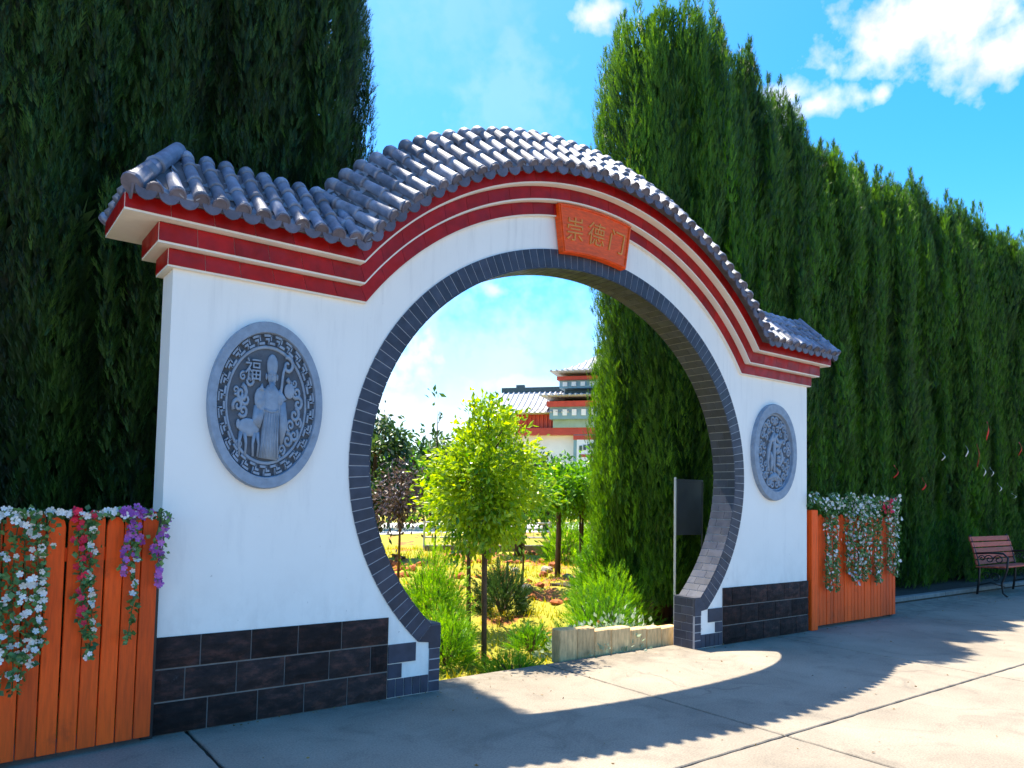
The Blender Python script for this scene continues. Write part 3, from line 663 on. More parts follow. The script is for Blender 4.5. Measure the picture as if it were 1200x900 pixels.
# name plaque, fan shaped, three gilded characters
pq = thing('name_plaque', 'orange lacquered fan shaped plaque with three gilt characters above the opening', 'plaque')
def fan(t0, t1, r0, r1, n=10): 
    return [(r0 * math.sin(t0 + (t1 - t0) * i / n), ARC + r0 * math.cos(t0 + (t1 - t0) * i / n)) for i in range(n + 1)] + [(r1 * math.sin(t1 - (t1 - t0) * i / n), ARC + r1 * math.cos(t1 - (t1 - t0) * i / n)) for i in range(n + 1)]
PT = .158
MB().prism(fan(-PT, PT, 2.235, 2.628)[::-1], -.075, -.01).build('board', 'plaque', pq, bevel=.003)
for a in (fan(-PT + .004, PT - .004, 2.243, 2.257), fan(-PT + .004, PT - .004, 2.606, 2.620), fan(-PT + .004, -PT + .010, 2.257, 2.606, 2), fan(PT - .010, PT - .004, 2.257, 2.606, 2)):
    MB().prism(a[::-1], -.084, -.074).build('border', 'plaque', pq)
for i, ch in enumerate('崇德门'):
    v, f = glyph(ch, .2, .004); t = (-.098, 0, .098)[i]
    if not len(v): continue
    b = MB(); s, c = math.sin(t), math.cos(t); bx, bz = 2.43 * s, ARC + 2.43 * c
    b.add([(bx + c * (x + .12 * y) + s * y * 1.05, -.078 - z, bz - s * (x + .12 * y) + c * y * 1.05) for x, y, z in v], f); b.build('character', 'gold', pq)

# ------------------------------------------------------------------ carved stone medallions
def ringm(b, r0, r1, y0, y1, n=64, ch=.012):
    v = []; prof_ = [(r0, y0), (r0 + ch, y1), (r1 - ch, y1), (r1, y0 + .0), (r1, .02), (r0, .02)]
    for r, y in prof_: v += [(r * math.cos(2 * PI * j / n), y, r * math.sin(2 * PI * j / n)) for j in range(n)]
    k = len(prof_); b.add(v, [(i * n + j, ((i + 1) % k) * n + j, ((i + 1) % k) * n + (j + 1) % n, i * n + (j + 1) % n) for i in range(k) for j in range(n)]); return b
def med(label, cx, cz_, a, c, rin=.80):
    o = thing('stone_medallion', label, 'medallion', (cx, 0, cz_)); sc = (a, 1, c)
    d = MB(); n = 64; d.prism([(math.cos(2 * PI * j / n) * .985, math.sin(2 * PI * j / n) * .985) for j in range(n)], -.016, .012); d.build('disc', 'stone_deep', o, scale=sc)
    ringm(MB(), rin, 1.0, -.030, -.048).build('rim', 'stone', o, smooth=False, scale=sc); return o, sc
def relief(name, o, sc, fn, smooth=True, grow=1.0):
    b = MB(); fn(b); b.v = [(x * grow, y, z * grow) for x, y, z in b.v]
    if smooth: b.v = [(x, -(.013 + .013 * math.log(1 + max(0, -y - .012) / .014)) if y < -.012 else y, z) for x, y, z in b.v]
    o2 = b.build(name, 'stone', o, smooth=smooth, scale=sc)
    if 'scrolls' in name or 'border' in name: o2['kind'] = 'stuff'
    return o2
def key(b, r0, r1, n):
    def arc(ra, rb, t0, t1, k=3):
        v = [(r * math.cos(t0 + (t1 - t0) * i / k), y, r * math.sin(t0 + (t1 - t0) * i / k)) for y in (-.036, -.014) for r in (ra, rb) for i in range(k + 1)]; m_ = k + 1; f = []
        for i in range(k): f += [(i, i + 1, m_ + i + 1, m_ + i), (i, 2 * m_ + i, 2 * m_ + i + 1, i + 1), (m_ + i, m_ + i + 1, 3 * m_ + i + 1, 3 * m_ + i)]
        f += [(0, m_, 3 * m_, 2 * m_), (k, 2 * m_ + k, 3 * m_ + k, m_ + k)]; b.add(v, f)
    w = (r1 - r0); q = 2 * PI / n
    for i in range(n):
        t = q * i; arc(r0, r0 + w * .24, t, t + q * .62); arc(r1 - w * .24, r1, t + q * .38, t + q * 1.0); arc(r0, r1 - w * .36, t + q * .54, t + q * .66, 1); arc(r0 + w * .36, r1, t + q * .34, t + q * .44, 1); arc(r0 + w * .4, r0 + w * .62, t + q * .66, t + q * .88)
def swirl(b, cx, cz_, r, turns, rad, a0=0, sgn=1, y=-.026):
    P = [(cx + r * (1 - .85 * i / 14) * math.cos(a0 + sgn * turns * 2 * PI * i / 14), y, cz_ + r * (1 - .85 * i / 14) * math.sin(a0 + sgn * turns * 2 * PI * i / 14)) for i in range(15)]
    b.tube(P, [rad * (1 - .4 * i / 14) for i in range(15)], 6)
md1, sc = med('round grey stone medallion carved with a robed old man, a deer and clouds', -2.67, 1.897, .350, .512, .855)
def keyring(b): key(b, .725, .845, 26)
relief('key_border', md1, sc, keyring, False)
relief('inner_border', md1, sc, lambda b: ringm(b, .675, .715, -.03, -.036))
def man(b):
    b.ell((.06, -.03, .42), (.088, .040, .125)); b.ell((.06, -.045, .30), (.072, .042, .085))                       # tall brow, face
    for e in (-1, 1): b.tube([(.06 + e * .012, -.085, .325), (.06 + e * .06, -.075, .335)], .010, 5); b.ell((.06 + e * .085, -.03, .30), (.018, .02, .035)); b.tube([(.06 + e * .01, -.09, .255), (.06 + e * .05, -.08, .22)], .010, 5)
    b.ell((.06, -.095, .285), (.016, .02, .028))
    b.tube([(.06, -.06, .235), (.055, -.075, .13), (.04, -.07, -.06)], [.050, .048, .006], 8)                          # long beard
    b.tube([(.06, -.02, .22), (.06, -.02, .14), (.06, -.02, -.1), (.05, -.02, -.42), (.04, -.02, -.57)], [.05, .13, .115, .135, .155], 14)
    b.tube([(.16, -.03, .15), (.235, -.05, .06), (.19, -.07, .04)], [.05, .065, .04], 8)
    b.tube([(.235, -.03, .04), (.265, -.03, -.2), (.24, -.02, -.42)], [.055, .075, .02], 8)
    b.tube([(-.02, -.03, .15), (-.12, -.04, .0), (-.17, -.045, -.02)], [.05, .065, .05], 8); b.tube([(-.15, -.03, -.02), (-.17, -.03, -.2), (-.13, -.02, -.32)], [.05, .055, .02], 8)
    for i in range(6): b.tube([(-.03 + .04 * i, -.145, -.08), (-.045 + .042 * i, -.155, -.3), (-.075 + .05 * i, -.165, -.56)], [.004, .011, .013], 5)
    b.tube([(-.05, -.13, -.05), (.06, -.15, -.075), (.17, -.13, -.05)], .014, 6)
relief('old_man', md1, sc, man, grow=1.13)
def peach(b): b.ell((-.10, -.05, .06), (.105, .04, .125)); b.tube([(-.10, -.06, .14), (-.09, -.05, .22)], [.05, .005], 6)
relief('peach', md1, sc, peach, grow=1.13)
def deer(b):
    b.ell((-.27, -.045, -.25), (.165, .038, .095), rot=.1); b.tube([(-.16, -.045, -.22), (-.10, -.05, -.12), (-.08, -.055, -.06)], [.075, .05, .04], 8); b.ell((-.07, -.06, -.05), (.075, .03, .045), rot=.6)
    for x, dx in ((-.38, -.03), (-.33, .03), (-.18, -.02), (-.14, .03)): b.tube([(x, -.04, -.30), (x + dx, -.04, -.42), (x + dx * .6, -.038, -.55)], [.035, .020, .018], 6)
    b.tube([(-.09, -.05, -.01), (-.14, -.05, .04), (-.13, -.05, .10)], [.016, .014, .008], 5); b.tube([(-.07, -.05, -.01), (-.03, -.05, .03), (-.05, -.05, .09)], [.016, .014, .008], 5); b.ell((-.43, -.04, -.22), (.03, .02, .05))
relief('deer', md1, sc, deer, grow=1.13)
def staff(b):
    b.tube([(.13, -.06, -.55), (.16, -.06, -.2), (.20, -.06, .1), (.23, -.055, .35), (.27, -.05, .46)], .020, 6); swirl(b, .30, .44, .10, 1.2, .028, 2.0, -1, -.05); b.ell((.34, -.045, .17), (.085, .035, .085)); b.tube([(.34, -.04, .25), (.30, -.04, .30)], .03, 6)
    b.ell((.20, -.07, .06), (.05, .03, .05))
relief('staff', md1, sc, staff, grow=1.13)
def clouds(b):
    r2 = random.Random(3)
    for x, z, r in ((-.40, .10, .09), (-.33, .04, .07), (-.44, -.03, .08), (-.36, -.08, .07), (-.28, .24, .07), (-.38, .28, .05), (.46, .16, .07), (.49, .04, .08), (.44, -.08, .08), (.50, -.16, .06), (.38, -.20, .07), (.44, -.30, .07), (.34, -.36, .08), (.25, -.46, .06), (.42, .26, .05), (-.48, .13, .05), (-.40, -.42, .05), (.18, -.50, .06)):
        swirl(b, x, z, r, 1.3, r * .33, r2.uniform(0, 6), r2.choice((-1, 1)))
relief('cloud_scrolls', md1, sc, clouds, grow=1.13)
v, f = glyph('福', .27, .010)
if len(v): relief('character', md1, sc, lambda b: b.add([(x * .95 - .24, -.026 - z, y * .95 + .36) for x, y, z in v], f), False, 1.13)
md2, sc = med('round grey stone medallion carved with a flowing scroll motif inside a curled border', 2.60, 1.888, .376, .500)
def curls(b):
    for i in range(22):
        t = 2 * PI * i / 22; swirl(b, .66 * math.cos(t), .66 * math.sin(t), .095, 1.35, .030, t * 3, (-1) ** i)
    for i in range(16):
        t = 2 * PI * (i + .3) / 16; swirl(b, .49 * math.cos(t), .49 * math.sin(t), .075, 1.2, .024, t * 2, (-1) ** i)
relief('curled_border', md2, sc, curls)
relief('inner_border', md2, sc, lambda b: ringm(b, .765, .80, -.03, -.038))
def strokes(b):
    for P in ([(-.02, .42), (-.12, .25), (-.20, .05), (-.24, -.2), (-.20, -.40)], [(.02, .40), (.0, .1), (-.02, -.2), (0, -.45)], [(.05, .32), (.16, .2), (.24, .28), (.14, .08), (.06, .0)], [(-.2, .22), (-.05, .26), (.12, .38)], [(.08, -.02), (.22, .06), (.28, -.12), (.18, -.26), (.08, -.22)], [(-.14, .0), (-.08, -.15), (-.12, -.38)], [(.1, -.1), (.2, -.1)], [(.1, -.16), (.22, -.17)], [(.06, -.32), (.16, -.42), (.2, -.36)], [(-.06, .2), (.08, .14), (.2, .16)]):
        Q = []
        for i in range(len(P) - 1):
            for t in (0, .5): Q.append((P[i][0] + (P[i + 1][0] - P[i][0]) * t, -.032, P[i][1] + (P[i + 1][1] - P[i][1]) * t))
        Q.append((P[-1][0], -.03, P[-1][1])); n = len(Q); b.tube(Q, [.022 + .026 * math.sin(PI * (i + .6) / n) for i in range(n)], 7)
    for i in range(5): b.tube([(0, -.03, -.45), (-.26 + .13 * i, -.03, -.58)], [.05, .025], 6)
relief('scroll_motif', md2, (sc[0] * 1.3, 1, sc[1 + 1]), strokes)

# ------------------------------------------------------------------ picket fences with flower garlands
def picket_mesh(wd, h, th=.02):
    b = MB(); hw = wd / 2; b.prism([(-hw, .03), (hw, .03), (hw, h - .05), (hw * .82, h - .018), (hw * .35, h), (-hw * .35, h), (-hw * .82, h - .018), (-hw, h - .05)], -th, 0); return b.mesh('picket', 'fence_wood', bevel=.003)
def fence(label, p0, p1, n, h, hs=None, post=None):
    p0, p1 = Vector(p0), Vector(p1); L_ = (p1 - p0).length; an = math.atan2(p1.y - p0.y, p1.x - p0.x); o = thing('picket_fence', label, 'fence', p0, an)
    sp = L_ / n; hts = [h * k for k in (.985, 1.0, 1.012)]; ms = [picket_mesh(sp - .006, q) for q in hts]
    for i in range(n): inst('picket', ms[i % 3] if hs is None else hs(i, ms), o, Matrix.Translation((sp * (i + .5), rnd.uniform(-.003, .003), 0)) @ Matrix.Rotation(rnd.uniform(-.004, .004), 4, 'Y'))
    for z in (.22, h * .8): MB().box(.0, L_, .002, .04, z, z + .07).build('rail', 'fence_wood', o, bevel=.004)
    for x in (post or (0, L_)): MB().box(x - .03, x + .03, .03, .09, 0, h + .01).build('post', 'black_metal', o, bevel=.003)
    return o, p0, (p1 - p0).normalized(), L_
fl, f0, fd, fL = fence('orange picket fence with rounded tops hung with white, red and purple flower garlands', (-4.86, -.20, 0), (-3.262, -.072, 0), 18, 1.235, post=(0, .8, 1.60))
fr_, g0, gd, gL = fence('orange picket fence of narrow boards beneath thick white flower garlands', (3.38, .05, 0), (5.23, .05, 0), 25, 1.235)
PB = MB().box(3.30, 3.42, -.02, .10, 0, 1.30).build('gate_post', 'fence_wood', fr_, bevel=.006); PB.matrix_parent_inverse = fr_.matrix_world.inverted() if False else Matrix.Translation((-3.38, -.05, 0))
LU, BU = leafU(.42, .10), blossomU()
def garland(label, strands, blooms, group=None, leaf=.032, bl=.019, dens=150, mats='garland_leaf'):
    # strands: (top point, length, spread, blossom material index, share)
    base = strands[0][0]; o = thing('flower_garland', label, 'garland', (base[0], base[1], base[2]), 0, group); B0 = np.array(base)
    P = []; Bp = {k: [] for k in blooms}; vine = MB()
    for top, ln, spread, bm, share in strands:
        top = np.array(top, float); ph = rng.uniform(0, 6); n = int(dens * ln) + 8; path = []
        for s in np.linspace(0, 1, 8): path.append(tuple(top + np.array([.012 * math.sin(5 * s + ph), -.035 * min(1, s * 5) - .008, -ln * s]) - B0))
        vine.tube(path, .003, 5)
        s = rng.uniform(0, 1, n); wdt = spread * (1 - .55 * s); q = top + np.stack([rng.normal(0, 1, n) * wdt * .5 + .012 * np.sin(5 * s + ph), -.03 - np.abs(rng.normal(0, .022, n)), -ln * s], 1) - B0
        isb = rng.uniform(0, 1, n) < share; P.append(q[~isb]); Bp[bm].append(q[isb] + np.array([0, -.014, 0]))
    vine.build('vine', 'garland_leaf', o)
    P = np.concatenate(P); n = len(P); d = np.stack([rng.normal(0, .7, n), -.5 + rng.normal(0, .35, n), -.35 + rng.normal(0, .6, n)], 1)
    t, ti = place(LU, P, d, rng.uniform(.7, 1.3, n) * leaf, rng.uniform(0, 1, n), np.stack([rng.normal(0, 1, n), rng.normal(0, .4, n), rng.normal(0, 1, n)], 1)); tag(inst('leaves', tri_mesh('leaves', t, ti, mats), o), kind='stuff')
    for k, L_ in Bp.items():
        Q = np.concatenate(L_) if L_ else np.zeros((0, 3)); n = len(Q)
        if not n: continue
        t, ti = place(BU, Q, np.stack([rng.normal(0, .45, n), -np.ones(n), rng.normal(.15, .45, n)], 1), rng.uniform(.7, 1.2, n) * bl, rng.uniform(0, 1, n)); tag(inst('blossoms', tri_mesh('blossoms', t, ti, k), o), kind='stuff')
    return o
def fp(x, z, dy=-.022):                                   # a point on the near fence, by distance along it from the gate
    p = f0 + fd * (fL - x); return (p.x, p.y + dy, z)
def along(x0, x1, z, n, ln, sp, bm, sh): return [(fp(x0 + (x1 - x0) * i / max(1, n - 1), z + rnd.uniform(-.01, .02)), ln * rnd.uniform(.6, 1.2), sp, bm, sh) for i in range(n)]
garland('long garland of white blossoms and green leaves hanging on the orange fence', [(fp(.545, 1.22), .66, .05, 'fl_white', .10), (fp(.575, 1.24), .74, .05, 'fl_white', .16), (fp(.62, 1.24), .82, .05, 'fl_white', .14), (fp(.66, 1.22), .86, .05, 'fl_white', .10), (fp(.72, 1.22), .85, .06, 'fl_white', .12), (fp(.80, 1.22), .7, .06, 'fl_mauve', .14), (fp(.90, 1.2), .6, .08, 'fl_white', .15)], ['fl_white', 'fl_mauve'], dens=150)
garland('garland of red and white blossoms hanging on the orange fence', [(fp(.365, 1.24), .58, .035, 'fl_red', .20), (fp(.385, 1.22), .50, .035, 'fl_red', .10), (fp(.33, 1.24), .74, .035, 'fl_white', .12), (fp(.345, 1.22), .62, .03, 'fl_white', .06)], ['fl_red', 'fl_white'], dens=135)
garland('narrow garland of purple blossoms on the orange fence beside the black post', [(fp(.135, 1.25), .24, .05, 'fl_purple', .45), (fp(.165, 1.25), .33, .035, 'fl_purple', .35), (fp(.135, 1.2), .64, .025, 'fl_white', .04)], ['fl_purple', 'fl_white'], dens=130)
garland('short purple blossom spray draped over the fence end against the white wall', [(fp(-.005, 1.20), .36, .025, 'fl_purple', .3), (fp(.02, 1.22), .22, .03, 'fl_purple', .25)], ['fl_purple'], dens=130)
garland('low row of small white blossoms along the top of the orange fence', along(.0, 1.45, 1.252, 30, .05, .05, 'fl_white', .28) + along(.09, .2, 1.262, 4, .05, .05, 'fl_purple', .4) + along(.34, .42, 1.26, 2, .05, .05, 'fl_red', .4), ['fl_white', 'fl_purple', 'fl_red'], dens=110)
def gq(x, z, dy=-.022): return (3.38 + x, .05 + dy, z)
def gset(x0, x1, n, ln, bm, sh, sp=.05): return [(gq(x0 + (x1 - x0) * i / max(1, n - 1), 1.38 + rnd.uniform(-.03, .04)), ln * rnd.uniform(.86, 1.08), sp, bm, sh) for i in range(n)]
garland('thick white and green garland hanging on the narrow board fence by the gate wall', gset(.20, .42, 4, 1.0, 'fl_white', .13), ['fl_white'], dens=170, leaf=.034, bl=.017)
garland('thick mauve grey garland hanging on the narrow board fence', gset(.62, .82, 4, .92, 'fl_mauve', .17), ['fl_mauve'], dens=170, leaf=.034, bl=.019)
garland('thick garland with dense white blossoms hanging mid fence on narrow boards', gset(.90, 1.12, 4, .86, 'fl_white', .16) + gset(.95, 1.1, 2, .5, 'fl_mauve', .2), ['fl_white', 'fl_mauve'], dens=190, leaf=.034, bl=.019)
garland('slim green and white garland between the dense one and the red blooms', gset(1.26, 1.38, 3, .88, 'fl_white', .12, .04), ['fl_white'], dens=190, leaf=.034, bl=.017)
garland('leafy garland with a bright red bloom cluster at the far end of the fence', gset(1.56, 1.80, 4, .88, 'fl_white', .14) + [(gq(1.50, 1.44), .16, .16, 'fl_red', .8), (gq(1.58, 1.45), .18, .16, 'fl_red', .8)], ['fl_white', 'fl_red'], dens=190, leaf=.034, bl=.020)
garland('row of white and yellow green blooms along the top of the narrow board fence', [(gq(-.12 + 1.9 * i / 33, 1.46 + .04 * math.sin(i)), .12, .09, 'fl_white', .15) for i in range(34)], ['fl_white'], dens=200, leaf=.034, bl=.020)

# ------------------------------------------------------------------ cypresses
SU = sprayU(3, .36, .040, .42); SBIG = sprayU(3, .55, .11, .55)
def cypress_tris(seed, H, R, leaders, per, shell, bottom=.05, top=.20):
    """a dense clipped column: a closed coat of small upright sprays, with feathery leaders standing proud of it and a ragged spiky top"""
    global rng
    old = rng; rng = np.random.default_rng(seed); T = []; TI = []
    def prof_(z, a): return R * (1 + .06 * np.sin(z * 2.3 + seed) + .05 * np.sin(a * 3 + z * .8 + seed)) * np.minimum(1, .42 + .58 * np.sqrt(np.maximum(0, H + .1 - z) / (H * top)))
    n = shell; z = bottom + (H - bottom - .1) * rng.uniform(0, 1, n); a = rng.uniform(0, 2 * PI, n)
    fl = .5 + .5 * np.sin(a * 9 + seed + .7 * np.sin(z * 1.7 + seed)) ; r = prof_(z, a) * (.74 + .14 * fl) * rng.uniform(.88, 1.03, n)
    pos = np.stack([np.cos(a) * r, np.sin(a) * r, z], 1); d = np.stack([np.cos(a) * .38 + rng.normal(0, .18, n), np.sin(a) * .38 + rng.normal(0, .18, n), np.ones(n)], 1)
    t, ti = place(SU, pos, d, rng.uniform(.09, .19, n), np.clip(.12 + .34 * fl + rng.normal(0, .2, n), 0, 1), np.stack([-np.sin(a), np.cos(a), rng.normal(0, .45, n)], 1)); T.append(t); TI.append(ti)
    k_ = shell // 8; z = bottom + (H - bottom - .5) * rng.uniform(0, 1, k_); a = rng.uniform(0, 2 * PI, k_); r = prof_(z, a) * rng.uniform(.25, .72, k_)       # inner growth
    t, ti = place(SBIG, np.stack([np.cos(a) * r, np.sin(a) * r, z], 1), np.stack([np.cos(a) * .5, np.sin(a) * .5, np.ones(k_)], 1), rng.uniform(.22, .38, k_), np.clip(.2 + rng.normal(0, .15, k_), 0, 1), np.stack([-np.sin(a), np.cos(a), rng.normal(0, .4, k_)], 1)); T.append(t); TI.append(ti)
    for i in range(leaders):
        ang = rng.uniform(0, 2 * PI); ln = rng.uniform(.7, 1.6)
        z0 = bottom + (H - bottom - .5) * rng.uniform(0, 1) ** .85 if i % 9 else bottom + rng.uniform(-.1, .3)
        zt = min(z0 + ln, H + rng.uniform(-.25, .38)); ln = max(.45, zt - z0); zm = z0 + ln * .6
        r0 = float(prof_(zm, ang)) * rng.uniform(.82, .97); rl = rng.uniform(.07, .14)
        c0 = np.array([math.cos(ang) * r0, math.sin(ang) * r0, z0]); lx = -.06 * r0 * ln
        m_ = int(per * ln / 1.2 * rng.uniform(.75, 1.2)); q = rng.uniform(0, 1, m_) ** .8
        rad = rl * np.clip(np.sin(np.clip(q * .88 + .14, 0, 1) * PI) ** .7, .03, 1) * rng.uniform(.4, 1.0, m_); a2 = rng.uniform(0, 2 * PI, m_)
        pos = c0 + np.stack([np.cos(a2) * rad + math.cos(ang) * lx * q, np.sin(a2) * rad + math.sin(ang) * lx * q, ln * q], 1)
        d = np.stack([np.cos(a2) * .34 + rng.normal(0, .16, m_), np.sin(a2) * .34 + rng.normal(0, .16, m_), np.ones(m_)], 1)
        t, ti = place(SU, pos, d, rng.uniform(.07, .145, m_), np.clip(.42 + rng.uniform(-.25, .3) + rng.normal(0, .2, m_), 0, 1), np.stack([-np.sin(a2), np.cos(a2), rng.normal(0, .5, m_)], 1)); T.append(t); TI.append(ti)
    rng = old; return np.concatenate(T), np.concatenate(TI)
def trunk_mb(H, r, seed, limbs=8, spread=.6, z0=.5):
    b = MB(); q = random.Random(seed); b.tube([(0, 0, -.1), (q.uniform(-.03, .03), q.uniform(-.03, .03), H * .35), (q.uniform(-.06, .06), q.uniform(-.06, .06), H * .7), (0, 0, H * .95)], [r * 1.25, r, r * .6, r * .15], 9)
    for i in range(limbs):
        a = q.uniform(0, 2 * PI); z = z0 + (H * .7 - z0) * (i + q.random()) / limbs; s = spread * q.uniform(.5, 1)
        b.tube([(0, 0, z), (math.cos(a) * s * .5, math.sin(a) * s * .5, z + s * .5), (math.cos(a) * s * .85, math.sin(a) * s * .85, z + s * 1.4)], [r * .4, r * .28, r * .08], 6)
    return b
V = []
for i in range(2):
    t, ti = cypress_tris(20 + i, 7.2, .86, 200, 210, 30000); V.append(tri_mesh('crown', t, ti, 'cypress'))
TM = [trunk_mb(7.2, .09, 50 + i, 12, .6).mesh('trunk', 'bark_red', True) for i in range(2)]
def cypress(x, y, h, rz, k, label, group=None, r=1.0, mesh=None):
    o = thing('cypress_tree', label, 'tree', (x, y, -.02), rz, group); s = h / 7.2
    inst('trunk', TM[k % 2], o, Matrix.Diagonal((s, s, s, 1))); c = inst('crown', mesh or V[k % 2], o, Matrix.Diagonal((r, r, s, 1))); c['kind'] = 'stuff'; return o
# the row along the pavement
row = [(4.15, 2.05, 7.35), (5.3, 2.0, 7.05), (6.35, 2.05, 6.95), (7.3, 2.1, 7.0), (8.45, 2.05, 6.85), (9.5, 2.1, 7.3), (10.7, 2.05, 7.15), (11.9, 2.1, 7.3), (13.1, 2.05, 7.2), (14.3, 2.1, 7.2), (15.6, 2.05, 7.3), (17.0, 2.1, 7.1), (18.5, 2.1, 7.2)]
for i, (x, y, h) in enumerate(row):
    cypress(x, y, h * (1.02 if i < 2 else .985), 1.3 * i, i, 'tall dark green cypress in the dense hedge row behind the bench and narrow board fence', 'cypress row along the pavement', 1.04 if i % 2 else 1.1)
t, ti = cypress_tris(91, 7.2, 1.0, 220, 210, 34000, .15, .14); first = tri_mesh('crown', t, ti, 'cypress_sunlit')
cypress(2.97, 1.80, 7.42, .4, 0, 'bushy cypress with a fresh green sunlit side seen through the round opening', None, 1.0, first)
for i in range(8): cypress(5.2 + 1.35 * i, 3.7, 7.0 + .15 * (i % 3), 2.1 * i + 1, i + 1, 'dark cypress added in a second rank to shade the ground behind the hedge row', 'added shading rank behind the pavement row', 1.08)  # extra trees added to darken the view and ground behind the hedge row
# the tall group behind the near fence
t, ti = cypress_tris(71, 7.2, 1.0, 240, 220, 38000, .05, .08); near = near2 = tri_mesh('crown', t, ti, 'cypress_shaded')
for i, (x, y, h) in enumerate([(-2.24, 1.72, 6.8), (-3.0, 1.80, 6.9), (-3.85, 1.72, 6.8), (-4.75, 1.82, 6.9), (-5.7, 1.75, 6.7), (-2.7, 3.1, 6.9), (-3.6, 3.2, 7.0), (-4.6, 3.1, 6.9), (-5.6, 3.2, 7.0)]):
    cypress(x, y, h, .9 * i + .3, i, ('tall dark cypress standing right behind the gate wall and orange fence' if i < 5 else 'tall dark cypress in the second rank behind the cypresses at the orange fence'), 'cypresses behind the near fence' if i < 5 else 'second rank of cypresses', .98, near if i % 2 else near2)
# ------------------------------------------------------------------ garden trees and shrubs
def broadleaf(name, label, p, H, crown, mat, nl, leaf, seed, tr=.022, bark='bark', lu=None, group=None, trunks=1, cat='tree', droop=.2, clump=.12, base=None, nb=60):
    """crown: (centre z, rx, rz)"""
    global rng
    old = rng; rng = np.random.default_rng(seed); q = random.Random(seed); o = thing(name, label, cat, p, 0, group); cz_, rx, rz = crown
    ends = []
    for i in range(nb):
        v = unit(rng.normal(size=3)) * rng.uniform(.45, 1) ** .6; k = 1 + .28 * math.sin(3 * math.atan2(v[1], v[0]) + seed) * (1 if i % 2 else .5); ends.append((v[0] * rx * k, v[1] * rx * k, cz_ + v[2] * rz * (.8 + .25 * q.random())))
    b = MB(); top = cz_ + rz * .5
    for j in range(trunks):
        dx = .0 if trunks == 1 else q.uniform(-.05, .05); b.tube([(dx, dx, -.05), (dx * 1.6 + q.uniform(-.015, .015), q.uniform(-.015, .015), cz_ * .5), (dx * 2, 0, cz_), (0, 0, top)], [tr * 1.2, tr, tr * .75, tr * .2], 8)
    for e in ends[::3]:
        z = max(cz_ - rz * .9, min(top - .05, e[2] - rx * .6)); b.tube([(0, 0, z), (e[0] * .5, e[1] * .5, (z + e[2]) / 2 + .02), e], [tr * .45, tr * .3, tr * .1], 5)
    b.build('trunk', bark, o, smooth=True)
    E_ = np.array(ends); pick = rng.integers(0, nb, nl); pos = E_[pick] + rng.normal(0, clump, (nl, 3)); rel = pos - np.array([0, 0, cz_]); d = unit(rel) * .8 + rng.normal(0, .55, (nl, 3)); d[:, 2] -= droop
    tone = rng.uniform(-.3, .3, nb)[pick]
    t, ti = place(lu if lu is not None else leafU(.24, .07), pos, d, rng.uniform(.7, 1.25, nl) * leaf, np.clip(.5 + tone + rng.normal(0, .2, nl), 0, 1)); c = inst('crown', tri_mesh('crown', t, ti, mat), o); c['kind'] = 'stuff'
    rng = old; return o
def shrub(name, label, p, r, h, mat, n, ln, seed, U=None, group=None):
    global rng
    old = rng; rng = np.random.default_rng(seed); o = thing(name, label, 'shrub', p, 0, group); b = MB()
    for i in range(7):
        a = i * .9; b.tube([(0, 0, -.05), (math.cos(a) * r * .3, math.sin(a) * r * .3, h * .4), (math.cos(a) * r * .55, math.sin(a) * r * .55, h * .75)], [.012, .009, .003], 5)
    b.build('stem', 'bark', o)
    u = unit(rng.normal(size=(n, 3))); u[:, 2] = np.abs(u[:, 2]); k = rng.uniform(.25, 1, n) ** .5 * (1 + .18 * np.sin(5 * np.arctan2(u[:, 1], u[:, 0]) + seed)); pos = u * k[:, None] * np.array([r, r, h]); pos[:, 2] *= .9
    d = u * .95 + np.array([0, 0, .45]) + rng.normal(0, .35, (n, 3))
    t, ti = place(SU if U is None else U, pos, d, rng.uniform(.7, 1.3, n) * ln, np.clip(.45 + rng.normal(0, .25, n), 0, 1)); c = inst('foliage', tri_mesh('foliage', t, ti, mat), o); c['kind'] = 'stuff'; rng = old; return o
def gp_(px, py): p = gnd(px, py); return (p.x, p.y, hgt(p.x, p.y))
broadleaf('young_tree', 'young round crowned tree with glossy yellow green leaves on a thin trunk behind the opening', (-.25, 1.05, -.18), 2.5, (1.72, .44, .74), 'leaf_yellow', 8600, .064, 5, .022, nb=95, clump=.075)
broadleaf('young_tree', 'second young tree with bright leaves just behind the round crowned one', (.62, 2.6, -.1), 2.2, (1.45, .42, .45), 'leaf_yellow', 2600, .08, 6, .024, nb=70)
broadleaf('weeping_tree', 'dark leaved weeping tree at the far edge of the garden', gp_(436, 655), 3.5, (1.9, .8, 1.35), 'leaf_dark', 4200, .16, 8, .06, droop=1.0, nb=80)
broadleaf('purple_tree', 'small tree with purple brown leaves on a bare slender trunk', gp_(466, 692), 2.0, (1.38, .26, .46), 'leaf_purple', 1100, .075, 9, .018)
broadleaf('sapling', 'tall sparse sapling with few dark leaves rising above the shrubs', (1.05, 4.1, 0), 3.0, (2.1, .16, .85), 'leaf_dark', 170, .10, 10, .012, clump=.05, nb=26)
broadleaf('sapling', 'shorter sparse sapling beside the purple leaved tree', (1.3, 6.6, 0), 2.6, (1.85, .14, .6), 'leaf_dark', 120, .11, 11, .012, clump=.05, nb=20)
broadleaf('sapling', 'feathery sapling with thin twigs above the round crowned tree', (1.05, 2.95, 0), 2.75, (2.25, .28, .35), 'leaf_green', 190, .09, 12, .012, clump=.06, nb=24)
broadleaf('street_sapling', 'staked young tree with a mop of green leaves near the railing', gp_(653, 676), 2.1, (1.55, .52, .42), 'leaf_green', 2400, .10, 13, .045, nb=60)
broadleaf('street_sapling', 'thin twin stemmed young tree with light green leaves beside the staked one', gp_(682, 676), 2.2, (1.62, .55, .42), 'leaf_green', 2400, .10, 14, .022, trunks=2, nb=60)
